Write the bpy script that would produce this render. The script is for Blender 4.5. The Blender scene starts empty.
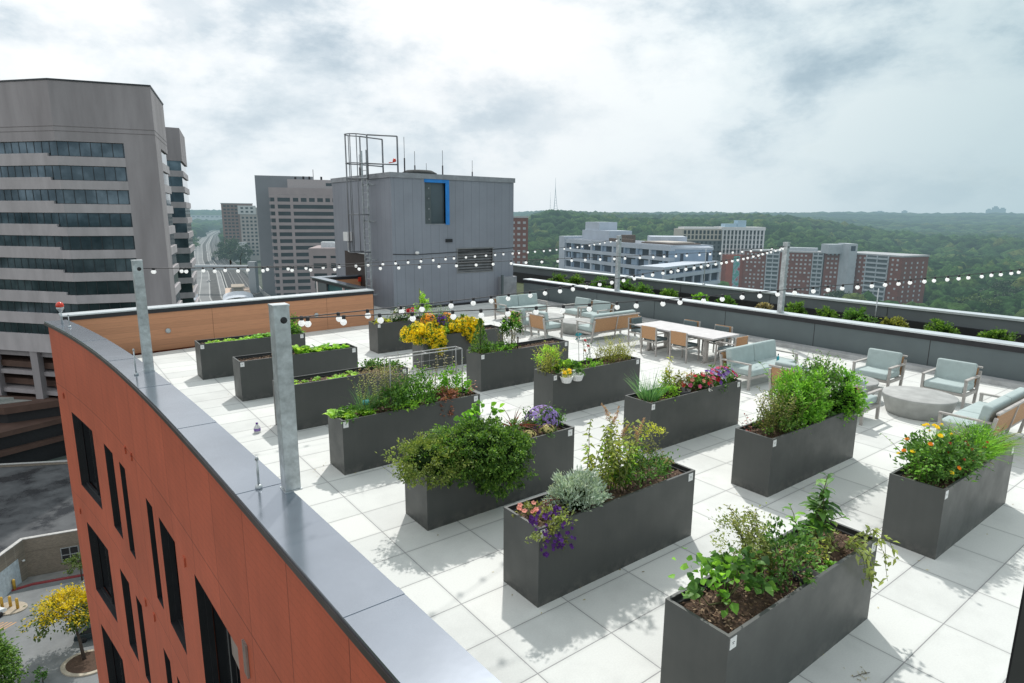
import bpy, bmesh, math, random
import numpy as np
from mathutils import Vector, Matrix
random.seed(7)
RNG = np.random.default_rng(11)
PI = math.pi
sc = bpy.context.scene
COL = sc.collection
ROOT = {}

# ------------------------------------------------------------------ helpers
def tag(o, label=None, cat=None, group=None, kind=None):
    if label: o['label'] = label
    if cat: o['category'] = cat
    if group: o['group'] = group
    if kind: o['kind'] = kind
    return o

def thing(name, label, cat, loc=(0, 0, 0), rz=0.0, group=None):
    o = bpy.data.objects.new(name, None)
    o.empty_display_size = .1
    COL.objects.link(o)
    o.location = loc
    o.rotation_euler = (0, 0, rz)
    return tag(o, label, cat, group)

class MB:
    """collects simple shapes into ONE mesh"""
    def __init__(s): s.v, s.f, s.m, s.sm = [], [], [], []
    def add(s, vs, fs, mi=0, smooth=False):
        b = len(s.v)
        s.v += [tuple(p) for p in vs]
        for f in fs:
            s.f.append([b + i for i in f]); s.m.append(mi); s.sm.append(smooth)
        return s
    def box(s, x0, x1, y0, y1, z0, z1, mi=0):
        vs = [(x0,y0,z0),(x1,y0,z0),(x1,y1,z0),(x0,y1,z0),(x0,y0,z1),(x1,y0,z1),(x1,y1,z1),(x0,y1,z1)]
        return s.add(vs, [(3,2,1,0),(4,5,6,7),(0,1,5,4),(1,2,6,5),(2,3,7,6),(3,0,4,7)], mi)
    def bar(s, p, q, w, d=None, mi=0, up=(0, 0, 1)):
        d = d or w
        p, q = Vector(p), Vector(q); t = (q - p).normalized(); u = Vector(up)
        if abs(t.dot(u)) > .98: u = Vector((0, 1, 0))
        a = t.cross(u).normalized() * (w / 2); b = a.cross(t).normalized() * (d / 2)
        vs = [p-a-b, p+a-b, p+a+b, p-a+b, q-a-b, q+a-b, q+a+b, q-a+b]
        return s.add(vs, [(0,1,2,3),(7,6,5,4),(0,4,5,1),(1,5,6,2),(2,6,7,3),(3,7,4,0)], mi)
    def tube(s, pts, r, n=6, mi=0, r1=None, caps=True):
        pts = [Vector(p) for p in pts]; k = len(pts); vs = []
        for i, p in enumerate(pts):
            t = (pts[min(i+1, k-1)] - pts[max(i-1, 0)])
            t = t.normalized() if t.length > 1e-9 else Vector((0,0,1))
            u = Vector((0,0,1)) if abs(t.z) < .9 else Vector((1,0,0))
            a = t.cross(u).normalized(); b = a.cross(t)
            rr = r if r1 is None else r + (r1 - r) * i / max(1, k-1)
            for j in range(n):
                an = 2*PI*j/n
                vs.append(p + a*math.cos(an)*rr + b*math.sin(an)*rr)
        fs = []
        for i in range(k-1):
            for j in range(n):
                fs.append((i*n+j, i*n+(j+1)%n, (i+1)*n+(j+1)%n, (i+1)*n+j))
        if caps:
            fs.append(tuple(range(n-1, -1, -1))); fs.append(tuple((k-1)*n+j for j in range(n)))
        return s.add(vs, fs, mi, True)
    def lathe(s, prof, n=24, c=(0, 0, 0), mi=0, smooth=True):
        vs = []; k = len(prof)
        for r, z in prof:
            for j in range(n):
                a = 2*PI*j/n; vs.append((c[0]+r*math.cos(a), c[1]+r*math.sin(a), c[2]+z))
        fs = []
        for i in range(k-1):
            for j in range(n): fs.append((i*n+j, i*n+(j+1)%n, (i+1)*n+(j+1)%n, (i+1)*n+j))
        fs.append(tuple(range(n-1, -1, -1))); fs.append(tuple((k-1)*n+j for j in range(n)))
        return s.add(vs, fs, mi, smooth)
    def prism(s, poly, z0, z1, mi=0):
        n = len(poly)
        ar = sum(poly[i][0]*poly[(i+1)%n][1]-poly[(i+1)%n][0]*poly[i][1] for i in range(n))
        if ar < 0: poly = list(reversed(poly))
        vs = [(p[0],p[1],z0) for p in poly] + [(p[0],p[1],z1) for p in poly]
        fs = [tuple(range(n-1,-1,-1)), tuple(range(n,2*n))]
        fs += [(i,(i+1)%n,n+(i+1)%n,n+i) for i in range(n)]
        return s.add(vs, fs, mi)
    def quad(s, a, b, c, d, mi=0): return s.add([a,b,c,d], [(0,1,2,3)], mi)
    def build(s, name, mats, parent=None, bevel=0, smooth_angle=None):
        me = bpy.data.meshes.new(name)
        me.from_pydata(s.v, [], s.f)
        if not isinstance(mats, (list, tuple)): mats = [mats]
        for m in mats: me.materials.append(m)
        me.polygons.foreach_set('material_index', s.m)
        me.polygons.foreach_set('use_smooth', s.sm)
        if bevel:
            bm = bmesh.new(); bm.from_mesh(me)
            bmesh.ops.remove_doubles(bm, verts=bm.verts, dist=1e-5)
            bmesh.ops.bevel(bm, geom=list(bm.edges), offset=bevel, segments=2, profile=.5, affect='EDGES', clamp_overlap=True)
            bm.to_mesh(me); bm.free()
        me.update()
        o = bpy.data.objects.new(name, me); COL.objects.link(o)
        if parent: o.parent = parent
        return o

def np_mesh(name, V, F, mat, parent=None, smooth=False):
    """V (n,3) F (m,k) numpy -> object"""
    me = bpy.data.meshes.new(name)
    n, m, k = len(V), len(F), F.shape[1]
    me.vertices.add(n); me.vertices.foreach_set('co', np.asarray(V, np.float32).ravel())
    me.loops.add(m*k); me.loops.foreach_set('vertex_index', np.asarray(F, np.int32).ravel())
    me.polygons.add(m); me.polygons.foreach_set('loop_start', np.arange(0, m*k, k, dtype=np.int32))
    me.polygons.foreach_set('loop_total', np.full(m, k, np.int32))
    if smooth: me.polygons.foreach_set('use_smooth', np.ones(m, bool))
    me.materials.append(mat)
    me.update(calc_edges=True); me.validate()
    o = bpy.data.objects.new(name, me); COL.objects.link(o)
    if parent: o.parent = parent
    return o

def cushion(name, w, d, h, mat, parent, loc=(0,0,0), rx=0.0, bev=.045):
    bm = bmesh.new(); bmesh.ops.create_cube(bm, size=1)
    for v in bm.verts: v.co = Vector((v.co.x*w, v.co.y*d, v.co.z*h))
    bmesh.ops.bevel(bm, geom=list(bm.edges), offset=bev, segments=3, profile=.6, affect='EDGES')
    for v in bm.verts:   # a little crown in the padding
        if abs(v.co.z) > h*.4:
            k = (1-(2*v.co.x/w)**2)*(1-(2*v.co.y/d)**2); v.co.z += math.copysign(.012*k, v.co.z)
    M = Matrix.Translation(loc) @ Matrix.Rotation(rx, 4, 'X')
    bm.transform(M)
    me = bpy.data.meshes.new(name); bm.to_mesh(me); bm.free()
    for p in me.polygons: p.use_smooth = True
    me.materials.append(mat)
    o = bpy.data.objects.new(name, me); COL.objects.link(o); o.parent = parent
    return o

def copy_tree(o, parent=None):
    c = o.copy(); COL.objects.link(c); c.parent = parent
    for ch in list(o.children): copy_tree(ch, c)
    return c

# ------------------------------------------------------------------ materials
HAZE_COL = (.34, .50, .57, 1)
class NT:
    def __init__(s, name):
        s.m = bpy.data.materials.new(name); s.m.use_nodes = True
        s.t = s.m.node_tree; s.t.nodes.clear()
        s.out = s.t.nodes.new('ShaderNodeOutputMaterial')
    def n(s, typ, **kw):
        nd = s.t.nodes.new(typ)
        for k, v in kw.items():
            if hasattr(nd, k) and k not in ('inputs',): setattr(nd, k, v)
        return nd
    def l(s, a, b): s.t.links.new(a, b)
    def math(s, op, a, b=None):
        nd = s.n('ShaderNodeMath', operation=op)
        for i, x in enumerate((a, b)):
            if x is None: continue
            if isinstance(x, (int, float)): nd.inputs[i].default_value = x
            else: s.l(x, nd.inputs[i])
        return nd.outputs[0]
    def mixc(s, f, a, b, typ='MIX'):
        nd = s.n('ShaderNodeMix', data_type='RGBA', blend_type=typ)
        for sock, x in ((nd.inputs[0], f), (nd.inputs[6], a), (nd.inputs[7], b)):
            if isinstance(x, (int, float)): sock.default_value = x
            elif isinstance(x, (tuple, list)): sock.default_value = (*x[:3], 1)
            else: s.l(x, sock)
        return nd.outputs[2]
    def noise(s, scale, detail=4, rough=.55, vec=None):
        nd = s.n('ShaderNodeTexNoise'); nd.inputs['Scale'].default_value = scale
        nd.inputs['Detail'].default_value = detail; nd.inputs['Roughness'].default_value = rough
        if vec is not None: s.l(vec, nd.inputs['Vector'])
        return nd.outputs['Fac']
    def ramp(s, f, stops, interp='LINEAR'):
        nd = s.n('ShaderNodeValToRGB'); nd.color_ramp.interpolation = interp
        el = nd.color_ramp.elements
        while len(el) < len(stops): el.new(.5)
        for e, (p, c) in zip(el, stops):
            e.position = p; e.color = (*c[:3], 1) if isinstance(c, (tuple, list)) else (c, c, c, 1)
        s.l(f, nd.inputs[0]); return nd.outputs[0]
    def pos(s): return s.n('ShaderNodeNewGeometry').outputs['Position']
    def obj(s): return s.n('ShaderNodeTexCoord').outputs['Object']
    def bump(s, h, st=.2, dist=.01):
        nd = s.n('ShaderNodeBump'); nd.inputs['Strength'].default_value = st; nd.inputs['Distance'].default_value = dist
        s.l(h, nd.inputs['Height']); return nd.outputs[0]
    def principled(s, col, rough=.6, metal=0.0, normal=None, spec=.5):
        p = s.n('ShaderNodeBsdfPrincipled')
        for sock, x in (('Base Color', col), ('Roughness', rough), ('Metallic', metal), ('Specular IOR Level', spec)):
            if isinstance(x, (tuple, list)): p.inputs[sock].default_value = (*x[:3], 1)
            elif isinstance(x, (int, float)): p.inputs[sock].default_value = x
            else: s.l(x, p.inputs[sock])
        if normal is not None: s.l(normal, p.inputs['Normal'])
        return p.outputs[0]
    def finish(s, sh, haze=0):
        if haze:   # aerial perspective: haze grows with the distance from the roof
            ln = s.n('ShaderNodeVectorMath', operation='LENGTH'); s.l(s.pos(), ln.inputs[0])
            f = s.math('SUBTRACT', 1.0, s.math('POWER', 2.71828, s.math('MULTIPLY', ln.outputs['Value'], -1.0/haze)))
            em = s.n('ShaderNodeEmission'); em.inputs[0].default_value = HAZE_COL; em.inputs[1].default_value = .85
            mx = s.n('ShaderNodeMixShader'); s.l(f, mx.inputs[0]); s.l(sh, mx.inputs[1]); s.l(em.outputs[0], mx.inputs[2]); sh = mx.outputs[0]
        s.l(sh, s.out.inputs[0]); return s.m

def mat(name, col, rough=.6, metal=0.0, var=.15, scale=3.0, bump=0, bscale=None, haze=0, spec=.5, stretch=None, obj=True):
    t = NT(name)
    vec = t.obj() if obj else t.pos()
    if stretch:
        mp = t.n('ShaderNodeMapping'); mp.inputs['Scale'].default_value = stretch; t.l(vec, mp.inputs[0]); vec = mp.outputs[0]
    nz = t.noise(scale, 5, .6, vec)
    d = tuple(c*(1-var*1.6) for c in col[:3]); b = tuple(min(1, c*(1+var*1.3)) for c in col[:3])
    c = t.ramp(nz, [(.28, d), (.72, b)])
    nrm = None
    if bump:
        nrm = t.bump(t.noise(bscale or scale*6, 3, .6, vec), bump, .01)
    return t.finish(t.principled(c, rough, metal, nrm, spec), haze)

def leafmat(name, dark, mid, light, trans=.35, rough=.5, haze=0, gloss=.35):
    if name.startswith('leaf_'): dark, mid, light = (tuple(min(.85, c*2.1) for c in q) for q in (dark, mid, light))
    t = NT(name)
    g = t.n('ShaderNodeNewGeometry')
    c = t.ramp(g.outputs['Random Per Island'], [(0.0, dark), (.5, mid), (1.0, light)])
    nz = t.noise(4.0, 2, .5, t.obj())
    c = t.mixc(1.0, c, t.ramp(nz, [(.3, .72), (.7, 1.2)]), 'MULTIPLY')
    sh = t.principled(c, rough, 0, None, gloss)
    tr = t.n('ShaderNodeBsdfTranslucent')
    t.l(t.mixc(1.0, c, (1.5, 1.45, .7), 'MULTIPLY'), tr.inputs[0])
    mx = t.n('ShaderNodeMixShader'); mx.inputs[0].default_value = trans
    t.l(sh, mx.inputs[1]); t.l(tr.outputs[0], mx.inputs[2])
    return t.finish(mx.outputs[0], haze)

def deck_material():
    t = NT('white_pavers')
    sx = t.n('ShaderNodeSeparateXYZ'); t.l(t.pos(), sx.inputs[0])
    def axis(o, off, pitch):
        a = t.math('DIVIDE', t.math('SUBTRACT', o, off), pitch)
        fr = t.math('SUBTRACT', a, t.math('FLOOR', a))
        e = t.math('MULTIPLY', t.math('MINIMUM', fr, t.math('SUBTRACT', 1.0, fr)), pitch)
        return t.math('FLOOR', a), e
    iu, eu = axis(sx.outputs[0], 3.034, .905)
    iv, ev = axis(sx.outputs[1], 1.777, .613)
    e = t.math('MINIMUM', eu, ev)
    j = t.ramp(t.math('MULTIPLY', e, 100.0), [(.0, 0.0), (.30, .0), (.62, 1.0), (1.0, 1.0)])   # joint about 8 mm
    cb = t.n('ShaderNodeCombineXYZ'); t.l(iu, cb.inputs[0]); t.l(iv, cb.inputs[1])
    wn = t.n('ShaderNodeTexWhiteNoise'); t.l(cb.outputs[0], wn.inputs['Vector'])
    tile = t.ramp(wn.outputs['Value'], [(0, (.62,.63,.605)), (.5, (.67,.68,.65)), (1, (.715,.72,.685))])
    st = t.ramp(t.noise(.9, 8, .65, t.pos()), [(.34, .88), (.52, 1.0)])
    fine = t.ramp(t.noise(60, 4, .7, t.pos()), [(.3, .94), (.7, 1.04)])
    sp = t.ramp(t.noise(5.5, 3, .5, t.pos()), [(.72, 1.0), (.80, .88)])
    c = t.mixc(1.0, t.mixc(1.0, t.mixc(1.0, tile, st, 'MULTIPLY'), fine, 'MULTIPLY'), sp, 'MULTIPLY')
    edge = t.ramp(t.math('MULTIPLY', e, 14.0), [(.05, .9), (.6, 1.0)])
    c = t.mixc(1.0, c, edge, 'MULTIPLY')
    c = t.mixc(j, (.27, .27, .27), c)
    return t.finish(t.principled(c, .75, 0, t.bump(j, .5, .004), .3))

def planks_material(name, base, board=.14, axis=2):
    t = NT(name)
    sx = t.n('ShaderNodeSeparateXYZ'); t.l(t.obj(), sx.inputs[0])
    a = t.math('DIVIDE', sx.outputs[axis], board); fl = t.math('FLOOR', a); fr = t.math('SUBTRACT', a, fl)
    e = t.math('MINIMUM', fr, t.math('SUBTRACT', 1.0, fr))
    wn = t.n('ShaderNodeTexWhiteNoise', noise_dimensions='1D'); t.l(fl, wn.inputs['W'])
    c = t.ramp(wn.outputs['Value'], [(0, tuple(x*.93 for x in base)), (1, tuple(x*1.06 for x in base))])
    mp = t.n('ShaderNodeMapping'); mp.inputs['Scale'].default_value = (1.2, 1.2, 22); t.l(t.obj(), mp.inputs[0])
    g = t.ramp(t.noise(2.0, 6, .7, mp.outputs[0]), [(.3, .84), (.7, 1.12)])
    c = t.mixc(1.0, c, g, 'MULTIPLY')
    j = t.ramp(e, [(.0, .78), (.05, 1.0)])
    c = t.mixc(1.0, c, j, 'MULTIPLY')
    return t.finish(t.principled(c, .55, 0, t.bump(j, .3, .005)))

def ribbed_material(name, base, pitch=.41, sun=.5):
    """standing-seam metal cladding: vertical ribs"""
    t = NT(name)
    sx = t.n('ShaderNodeSeparateXYZ'); t.l(t.pos(), sx.inputs[0])
    a = t.math('DIVIDE', t.math('ADD', sx.outputs[0], sx.outputs[1]), pitch); fl = t.math('FLOOR', a); fr = t.math('SUBTRACT', a, fl)
    j = t.ramp(fr, [(.0, .3), (.04, .3), (.06, 1.0), (.5, 1.0), (.525, .7), (.55, 1.0)])
    wn = t.n('ShaderNodeTexWhiteNoise', noise_dimensions='1D'); t.l(fl, wn.inputs['W'])
    c = t.ramp(wn.outputs['Value'], [(0, tuple(x*.97 for x in base)), (1, tuple(x*1.03 for x in base))])
    c = t.mixc(1.0, c, t.ramp(t.noise(.6, 5, .6, t.pos()), [(.3, .9), (.7, 1.08)]), 'MULTIPLY')
    c = t.mixc(1.0, c, t.ramp(j, [(0, .70), (1, 1.0)]), 'MULTIPLY')
    return t.finish(t.principled(c, .5, .25, t.bump(j, .6, .02)))

def glassmat(name, col=(.02,.028,.032), rough=.08, haze=0, var=.5, spec=.6, scale=.35):
    t = NT(name)
    c = t.ramp(t.noise(scale, 3, .6, t.pos()), [(.3, tuple(x*(1-var) for x in col)), (.7, tuple(x*(1+var) for x in col))])
    return t.finish(t.principled(c, rough, 0, None, spec), haze)

def brickmat(name, col, mortar, haze=0, scale=5):
    t = NT(name)
    b = t.n('ShaderNodeTexBrick'); b.inputs['Scale'].default_value = scale
    b.inputs['Color1'].default_value = (*col, 1); b.inputs['Color2'].default_value = (*[c*.75 for c in col], 1); b.inputs['Mortar'].default_value = (*mortar, 1)
    b.inputs['Mortar Size'].default_value = .015
    mp = t.n('ShaderNodeMapping'); mp.inputs['Rotation'].default_value = (PI/2, 0, 0); t.l(t.obj(), mp.inputs[0]); t.l(mp.outputs[0], b.inputs[0])
    c = t.mixc(1.0, b.outputs[0], t.ramp(t.noise(.08, 5, .6, t.obj()), [(.3, .82), (.7, 1.12)]), 'MULTIPLY')
    return t.finish(t.principled(c, .85, 0, None, .2), haze)

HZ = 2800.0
M = {}
M['deck'] = deck_material()
def planter_metal():
    t = NT('charcoal_metal'); sx = t.n('ShaderNodeSeparateXYZ'); t.l(t.pos(), sx.inputs[0])
    mp = t.n('ShaderNodeMapping'); mp.inputs['Scale'].default_value = (5, 5, .35); t.l(t.pos(), mp.inputs[0])
    c = t.ramp(t.noise(1.3, 5, .6, t.pos()), [(.3, (.066,.070,.067)), (.7, (.080,.084,.080))])
    c = t.mixc(1.0, c, t.ramp(t.noise(2.0, 6, .7, mp.outputs[0]), [(.35, .965), (.65, 1.035)]), 'MULTIPLY')
    low = t.math('MULTIPLY', t.ramp(sx.outputs[2], [(.0, 1.0), (.16, .0)]), t.ramp(t.noise(9, 5, .7, t.pos()), [(.42, 0.0), (.62, .55)]))
    c = t.mixc(low, c, (.20,.19,.175))
    sc_ = t.ramp(t.noise(38, 2, .5, mp.outputs[0]), [(.73, 0.0), (.80, .12)])
    c = t.mixc(sc_, c, (.14,.14,.14))
    return t.finish(t.principled(c, t.ramp(t.noise(3, 5, .6, t.pos()), [(.3,.40),(.7,.58)]), .15, t.bump(t.noise(160, 2, .5, t.obj()), .04, .002)))
M['charcoal'] = planter_metal()
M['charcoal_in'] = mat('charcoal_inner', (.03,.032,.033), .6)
M['galv'] = mat('galvanised_steel', (.50,.53,.54), .45, .55, .22, 9, .05, 60)
M['coping'] = mat('coping_metal', (.36,.395,.445), .17, .85, .07, .9, .12, 2.2)
M['coping_dark'] = mat('coping_edge', (.085,.07,.065), .45, .4)
M['black'] = mat('black_fascia', (.025,.026,.03), .45, .2)
M['pargrey'] = mat('grey_parapet_panel', (.105,.132,.138), .55, .1, .08, .8)
M['pargrey2'] = mat('outer_parapet_panel', (.13,.15,.16), .55, .1, .08, .8)
M['parcap'] = mat('parapet_cap', (.62,.66,.68), .35, .5, .08, 2)
M['kerb'] = mat('concrete_kerb', (.40,.41,.41), .8, 0, .15, 4, .1)
M['wood'] = planks_material('wood_cladding', (.54,.255,.135), .155)
M['pent'] = ribbed_material('grey_standing_seam', (.27,.285,.325), .41)
M['pent_trim'] = mat('grey_trim', (.30,.31,.33), .5, .3)
M['bluetape'] = mat('blue_film', (.02,.22,.62), .45)
M['winblack'] = glassmat('black_glass', (.008,.009,.011), .06)
M['pentglass'] = glassmat('workshop_glass', (.06,.08,.09), .05)
M['louver'] = mat('louver_metal', (.24,.24,.245), .45, .4)
M['steel'] = mat('ladder_steel', (.20,.21,.225), .6, .2)
M['redlamp'] = mat('red_beacon', (.75,.06,.03), .25)
M['white'] = mat('white_plastic', (.78,.78,.77), .4, 0, .05)
def bulbmat():
    t = NT('opal_bulb'); tr = t.n('ShaderNodeBsdfTranslucent'); tr.inputs[0].default_value = (.97,.97,.96,1); mx = t.n('ShaderNodeMixShader'); mx.inputs[0].default_value = .55
    t.l(t.principled((.95,.95,.94), .2), mx.inputs[1]); t.l(tr.outputs[0], mx.inputs[2])
    em = t.n('ShaderNodeEmission'); em.inputs[1].default_value = .20; ad = t.n('ShaderNodeAddShader'); t.l(mx.outputs[0], ad.inputs[0]); t.l(em.outputs[0], ad.inputs[1]); return t.finish(ad.outputs[0])  # faint glow added so the globes stay white
M['bulb'] = bulbmat()
M['cable'] = mat('black_cable', (.02,.02,.022), .6)
M['tag_ink'] = mat('tag_ink', (.16,.16,.17), .6)
M['mulch'] = mat('bark_mulch', (.085,.05,.032), .95, 0, .55, 28, .8, 60)
M['chip'] = leafmat('bark_chip', (.05,.03,.02), (.17,.105,.065), (.40,.29,.19), .0, .9)
M['cushion'] = mat('teal_grey_fabric', (.40,.475,.465), .9, 0, .06, 6, .15, 220)
M['frame'] = mat('taupe_frame', (.42,.395,.37), .55, .1, .14, 6, .05)
M['wicker'] = mat('woven_back', (.46,.26,.135), .75, 0, .25, 90, .3, 200)
M['seatdark'] = mat('dining_cushion', (.12,.155,.16), .9, 0, .1, 8)
M['tabletop'] = mat('pale_table_top', (.56,.535,.53), .5, 0, .08, 5)
M['concrete'] = mat('cast_concrete', (.38,.385,.37), .75, 0, .14, 3.5, .1, 40)
M['twig'] = mat('plant_stem', (.13,.14,.05), .8)
M['bark'] = mat('tree_bark', (.07,.052,.04), .9, 0, .3, 12, .4)
M['wire'] = mat('pale_wire', (.42,.42,.41), .4, .3)
M['hose'] = mat('teal_plastic', (.03,.32,.38), .4)
M['reflection_and_grille'] = mat('pale_reflection_and_grille', (.30,.24,.21), .6)  # one pale tone for the painted window reflection and the vent grille
M['terracotta'] = NT('red_panel')
def red_panel():
    t = M['terracotta']
    sx = t.n('ShaderNodeSeparateXYZ'); t.l(t.pos(), sx.inputs[0])
    def joint(o, off, pitch, w):
        a = t.math('DIVIDE', t.math('SUBTRACT', o, off), pitch); fl = t.math('FLOOR', a); fr = t.math('SUBTRACT', a, fl)
        return fl, t.math('MULTIPLY', t.math('MINIMUM', fr, t.math('SUBTRACT', 1.0, fr)), pitch)
    iv, ev = joint(sx.outputs[1], 1.28, 1.22, 0)
    iz, ez = joint(sx.outputs[2], -.38, 2.92, 0)
    e = t.math('MINIMUM', ev, ez)
    j = t.ramp(t.math('MULTIPLY', e, 50.0), [(.15, 0.0), (.4, 1.0)])
    cb = t.n('ShaderNodeCombineXYZ'); t.l(iv, cb.inputs[0]); t.l(iz, cb.inputs[1])
    wn = t.n('ShaderNodeTexWhiteNoise'); t.l(cb.outputs[0], wn.inputs['Vector'])
    c = t.ramp(wn.outputs['Value'], [(0, (.50,.112,.056)), (1, (.55,.125,.064))])
    cr = t.math('DIVIDE', sx.outputs[2], .0975); cf = t.math('SUBTRACT', cr, t.math('FLOOR', cr))
    c = t.mixc(1.0, c, t.ramp(cf, [(.0, .86), (.09, 1.0), (.91, 1.0), (1.0, .86)]), 'MULTIPLY')
    mps = t.n('ShaderNodeMapping'); mps.inputs['Scale'].default_value = (3, 3, .22); t.l(t.pos(), mps.inputs[0])
    c = t.mixc(1.0, c, t.ramp(t.noise(1.4, 5, .65, mps.outputs[0]), [(.34, .95), (.62, 1.03)]), 'MULTIPLY')
    c = t.mixc(1.0, c, t.ramp(t.noise(.7, 6, .65, t.pos()), [(.3, .85), (.7, 1.1)]), 'MULTIPLY')
    c = t.mixc(1.0, c, t.ramp(t.noise(45, 3, .6, t.pos()), [(.3, .93), (.7, 1.06)]), 'MULTIPLY')
    c = t.mixc(1.0, c, t.ramp(j, [(0, .34), (1, 1.0)]), 'MULTIPLY')
    return t.finish(t.principled(c, .55, 0, t.bump(j, .3, .004), .35))
M['terracotta'] = red_panel()
# leaves (dark, mid, light)
G = {}
G['green'] = leafmat('leaf_green', (.018,.05,.010), (.045,.11,.022), (.10,.19,.045))
G['dark'] = leafmat('leaf_dark', (.010,.028,.008), (.024,.062,.016), (.055,.12,.03))
G['lime'] = leafmat('leaf_lime', (.07,.15,.018), (.15,.27,.035), (.27,.40,.07), .4)
G['bright'] = leafmat('leaf_bright', (.04,.11,.012), (.09,.21,.024), (.17,.33,.05), .4)
G['olive'] = leafmat('leaf_olive', (.05,.06,.015), (.11,.125,.032), (.20,.205,.06))
G['yellowgreen'] = leafmat('leaf_yellowgreen', (.13,.15,.02), (.24,.26,.04), (.40,.40,.08), .4)
G['silver'] = leafmat('leaf_silver', (.12,.16,.13), (.22,.28,.23), (.36,.43,.36), .2)
G['boxwood'] = leafmat('leaf_boxwood', (.018,.05,.009), (.048,.105,.018), (.125,.205,.04), .35)
G['gold'] = leafmat('leaf_gold', (.045,.075,.015), (.09,.125,.028), (.16,.19,.05), .35)
G['blade'] = leafmat('leaf_blade', (.03,.09,.035), (.07,.16,.07), (.14,.25,.12), .35)
G['maroon'] = leafmat('leaf_maroon', (.05,.012,.015), (.12,.025,.025), (.2,.05,.04), .3)
G['rust'] = leafmat('leaf_rust', (.10,.04,.022), (.19,.075,.05), (.26,.125,.09), .3)
G['plume'] = leafmat('plume_dry', (.33,.20,.15), (.48,.31,.24), (.62,.45,.36), .45)
G['twiggy'] = leafmat('leaf_dry', (.10,.085,.045), (.19,.16,.09), (.30,.27,.16), .25)
G['treegreen'] = leafmat('tree_leaf', (.04,.075,.016), (.085,.14,.03), (.17,.23,.05), .35)
G['treegold'] = leafmat('tree_leaf_gold', (.42,.33,.012), (.68,.52,.014), (.82,.66,.03), .4)
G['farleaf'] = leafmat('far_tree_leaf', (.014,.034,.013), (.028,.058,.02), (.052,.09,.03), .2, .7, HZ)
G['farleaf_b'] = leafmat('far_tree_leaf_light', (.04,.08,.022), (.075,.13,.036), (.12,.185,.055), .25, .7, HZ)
G['pale'] = leafmat('leaf_pale', (.075,.10,.028), (.135,.17,.055), (.23,.26,.10), .4)
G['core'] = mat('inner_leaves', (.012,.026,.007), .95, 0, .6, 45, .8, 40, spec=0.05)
F = {}
def petal(name, col, var=.35): return leafmat(name, tuple(c*(1-var) for c in col), col, tuple(min(1, c*(1+var*.6)) for c in col), .25, .55)
F['yellow'] = leafmat('petal_yellow', (.80,.58,.01), (.92,.72,.015), (.97,.82,.04), .4, .55)
F['orange'] = petal('petal_orange', (.80,.30,.01))
F['purple'] = petal('petal_purple', (.16,.05,.36))
F['cream'] = petal('petal_cream', (.80,.68,.28), .15)
F['violet'] = petal('petal_violet', (.36,.24,.62))
F['deepviolet'] = petal('petal_deep', (.09,.02,.20))
F['red'] = petal('petal_red', (.62,.03,.05))
F['pink'] = petal('petal_pink', (.75,.12,.28))
F['salmon'] = petal('petal_salmon', (.75,.30,.24))
F['whitep'] = petal('petal_white', (.80,.78,.76), .1)
F['lilac'] = petal('petal_lilac', (.58,.52,.75), .2)
F['scarlet'] = petal('petal_scarlet', (.50,.07,.02))

# ------------------------------------------------------------------ camera, sun, sky
FOC, HOR, ROLL, TH = 622.67, 216.066, .0066276, math.radians(37.0677)
CAMZ = 3.88
pit = math.atan((341.5-HOR)/FOC)
R = np.array([[1,0,0],[0,math.sin(pit),math.cos(pit)],[0,math.cos(pit),-math.sin(pit)]])
R = np.array([[math.cos(ROLL),math.sin(ROLL),0],[-math.sin(ROLL),math.cos(ROLL),0],[0,0,1]]) @ R
B3 = np.array([[math.cos(TH),math.sin(TH),0],[-math.sin(TH),math.cos(TH),0],[0,0,1]])
CM = R @ B3.T          # rows: right, up, forward in roof coordinates
cam = bpy.data.cameras.new('camera'); cam.sensor_width = 36; cam.lens = 36*FOC/1024
cam.clip_start = .05; cam.clip_end = 30000
co = bpy.data.objects.new('camera', cam); COL.objects.link(co)
mw = Matrix.Identity(4)
for i in range(3):
    mw[i][0], mw[i][1], mw[i][2] = CM[0][i], CM[1][i], -CM[2][i]
mw.translation = (0, 0, CAMZ)
co.matrix_world = mw
sc.camera = co
FWD = Vector((CM[2][0], CM[2][1], 0)).normalized(); RGT = Vector((FWD.y, -FWD.x, 0))
def W(x, y, z=0.0):
    """metres to the right of / ahead of the viewpoint -> roof coordinates (for the city)"""
    p = RGT*x + FWD*y; return (p.x, p.y, z)
YAW = math.atan2(RGT.y, RGT.x)

SUN_EL = math.radians(53.0); SUN_DIR = Vector((.61, .79))
SUN_DIR.normalize()
sun = bpy.data.lights.new('sun', 'SUN'); sun.energy = 3.0; sun.angle = math.radians(1.3); sun.color = (1, .975, .94)
so = bpy.data.objects.new('sun', sun); COL.objects.link(so)
sd = Vector((SUN_DIR.x*math.cos(SUN_EL), SUN_DIR.y*math.cos(SUN_EL), math.sin(SUN_EL)))
so.rotation_euler = sd.to_track_quat('Z', 'Y').to_euler()
so.location = (0, 0, 60)

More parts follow.
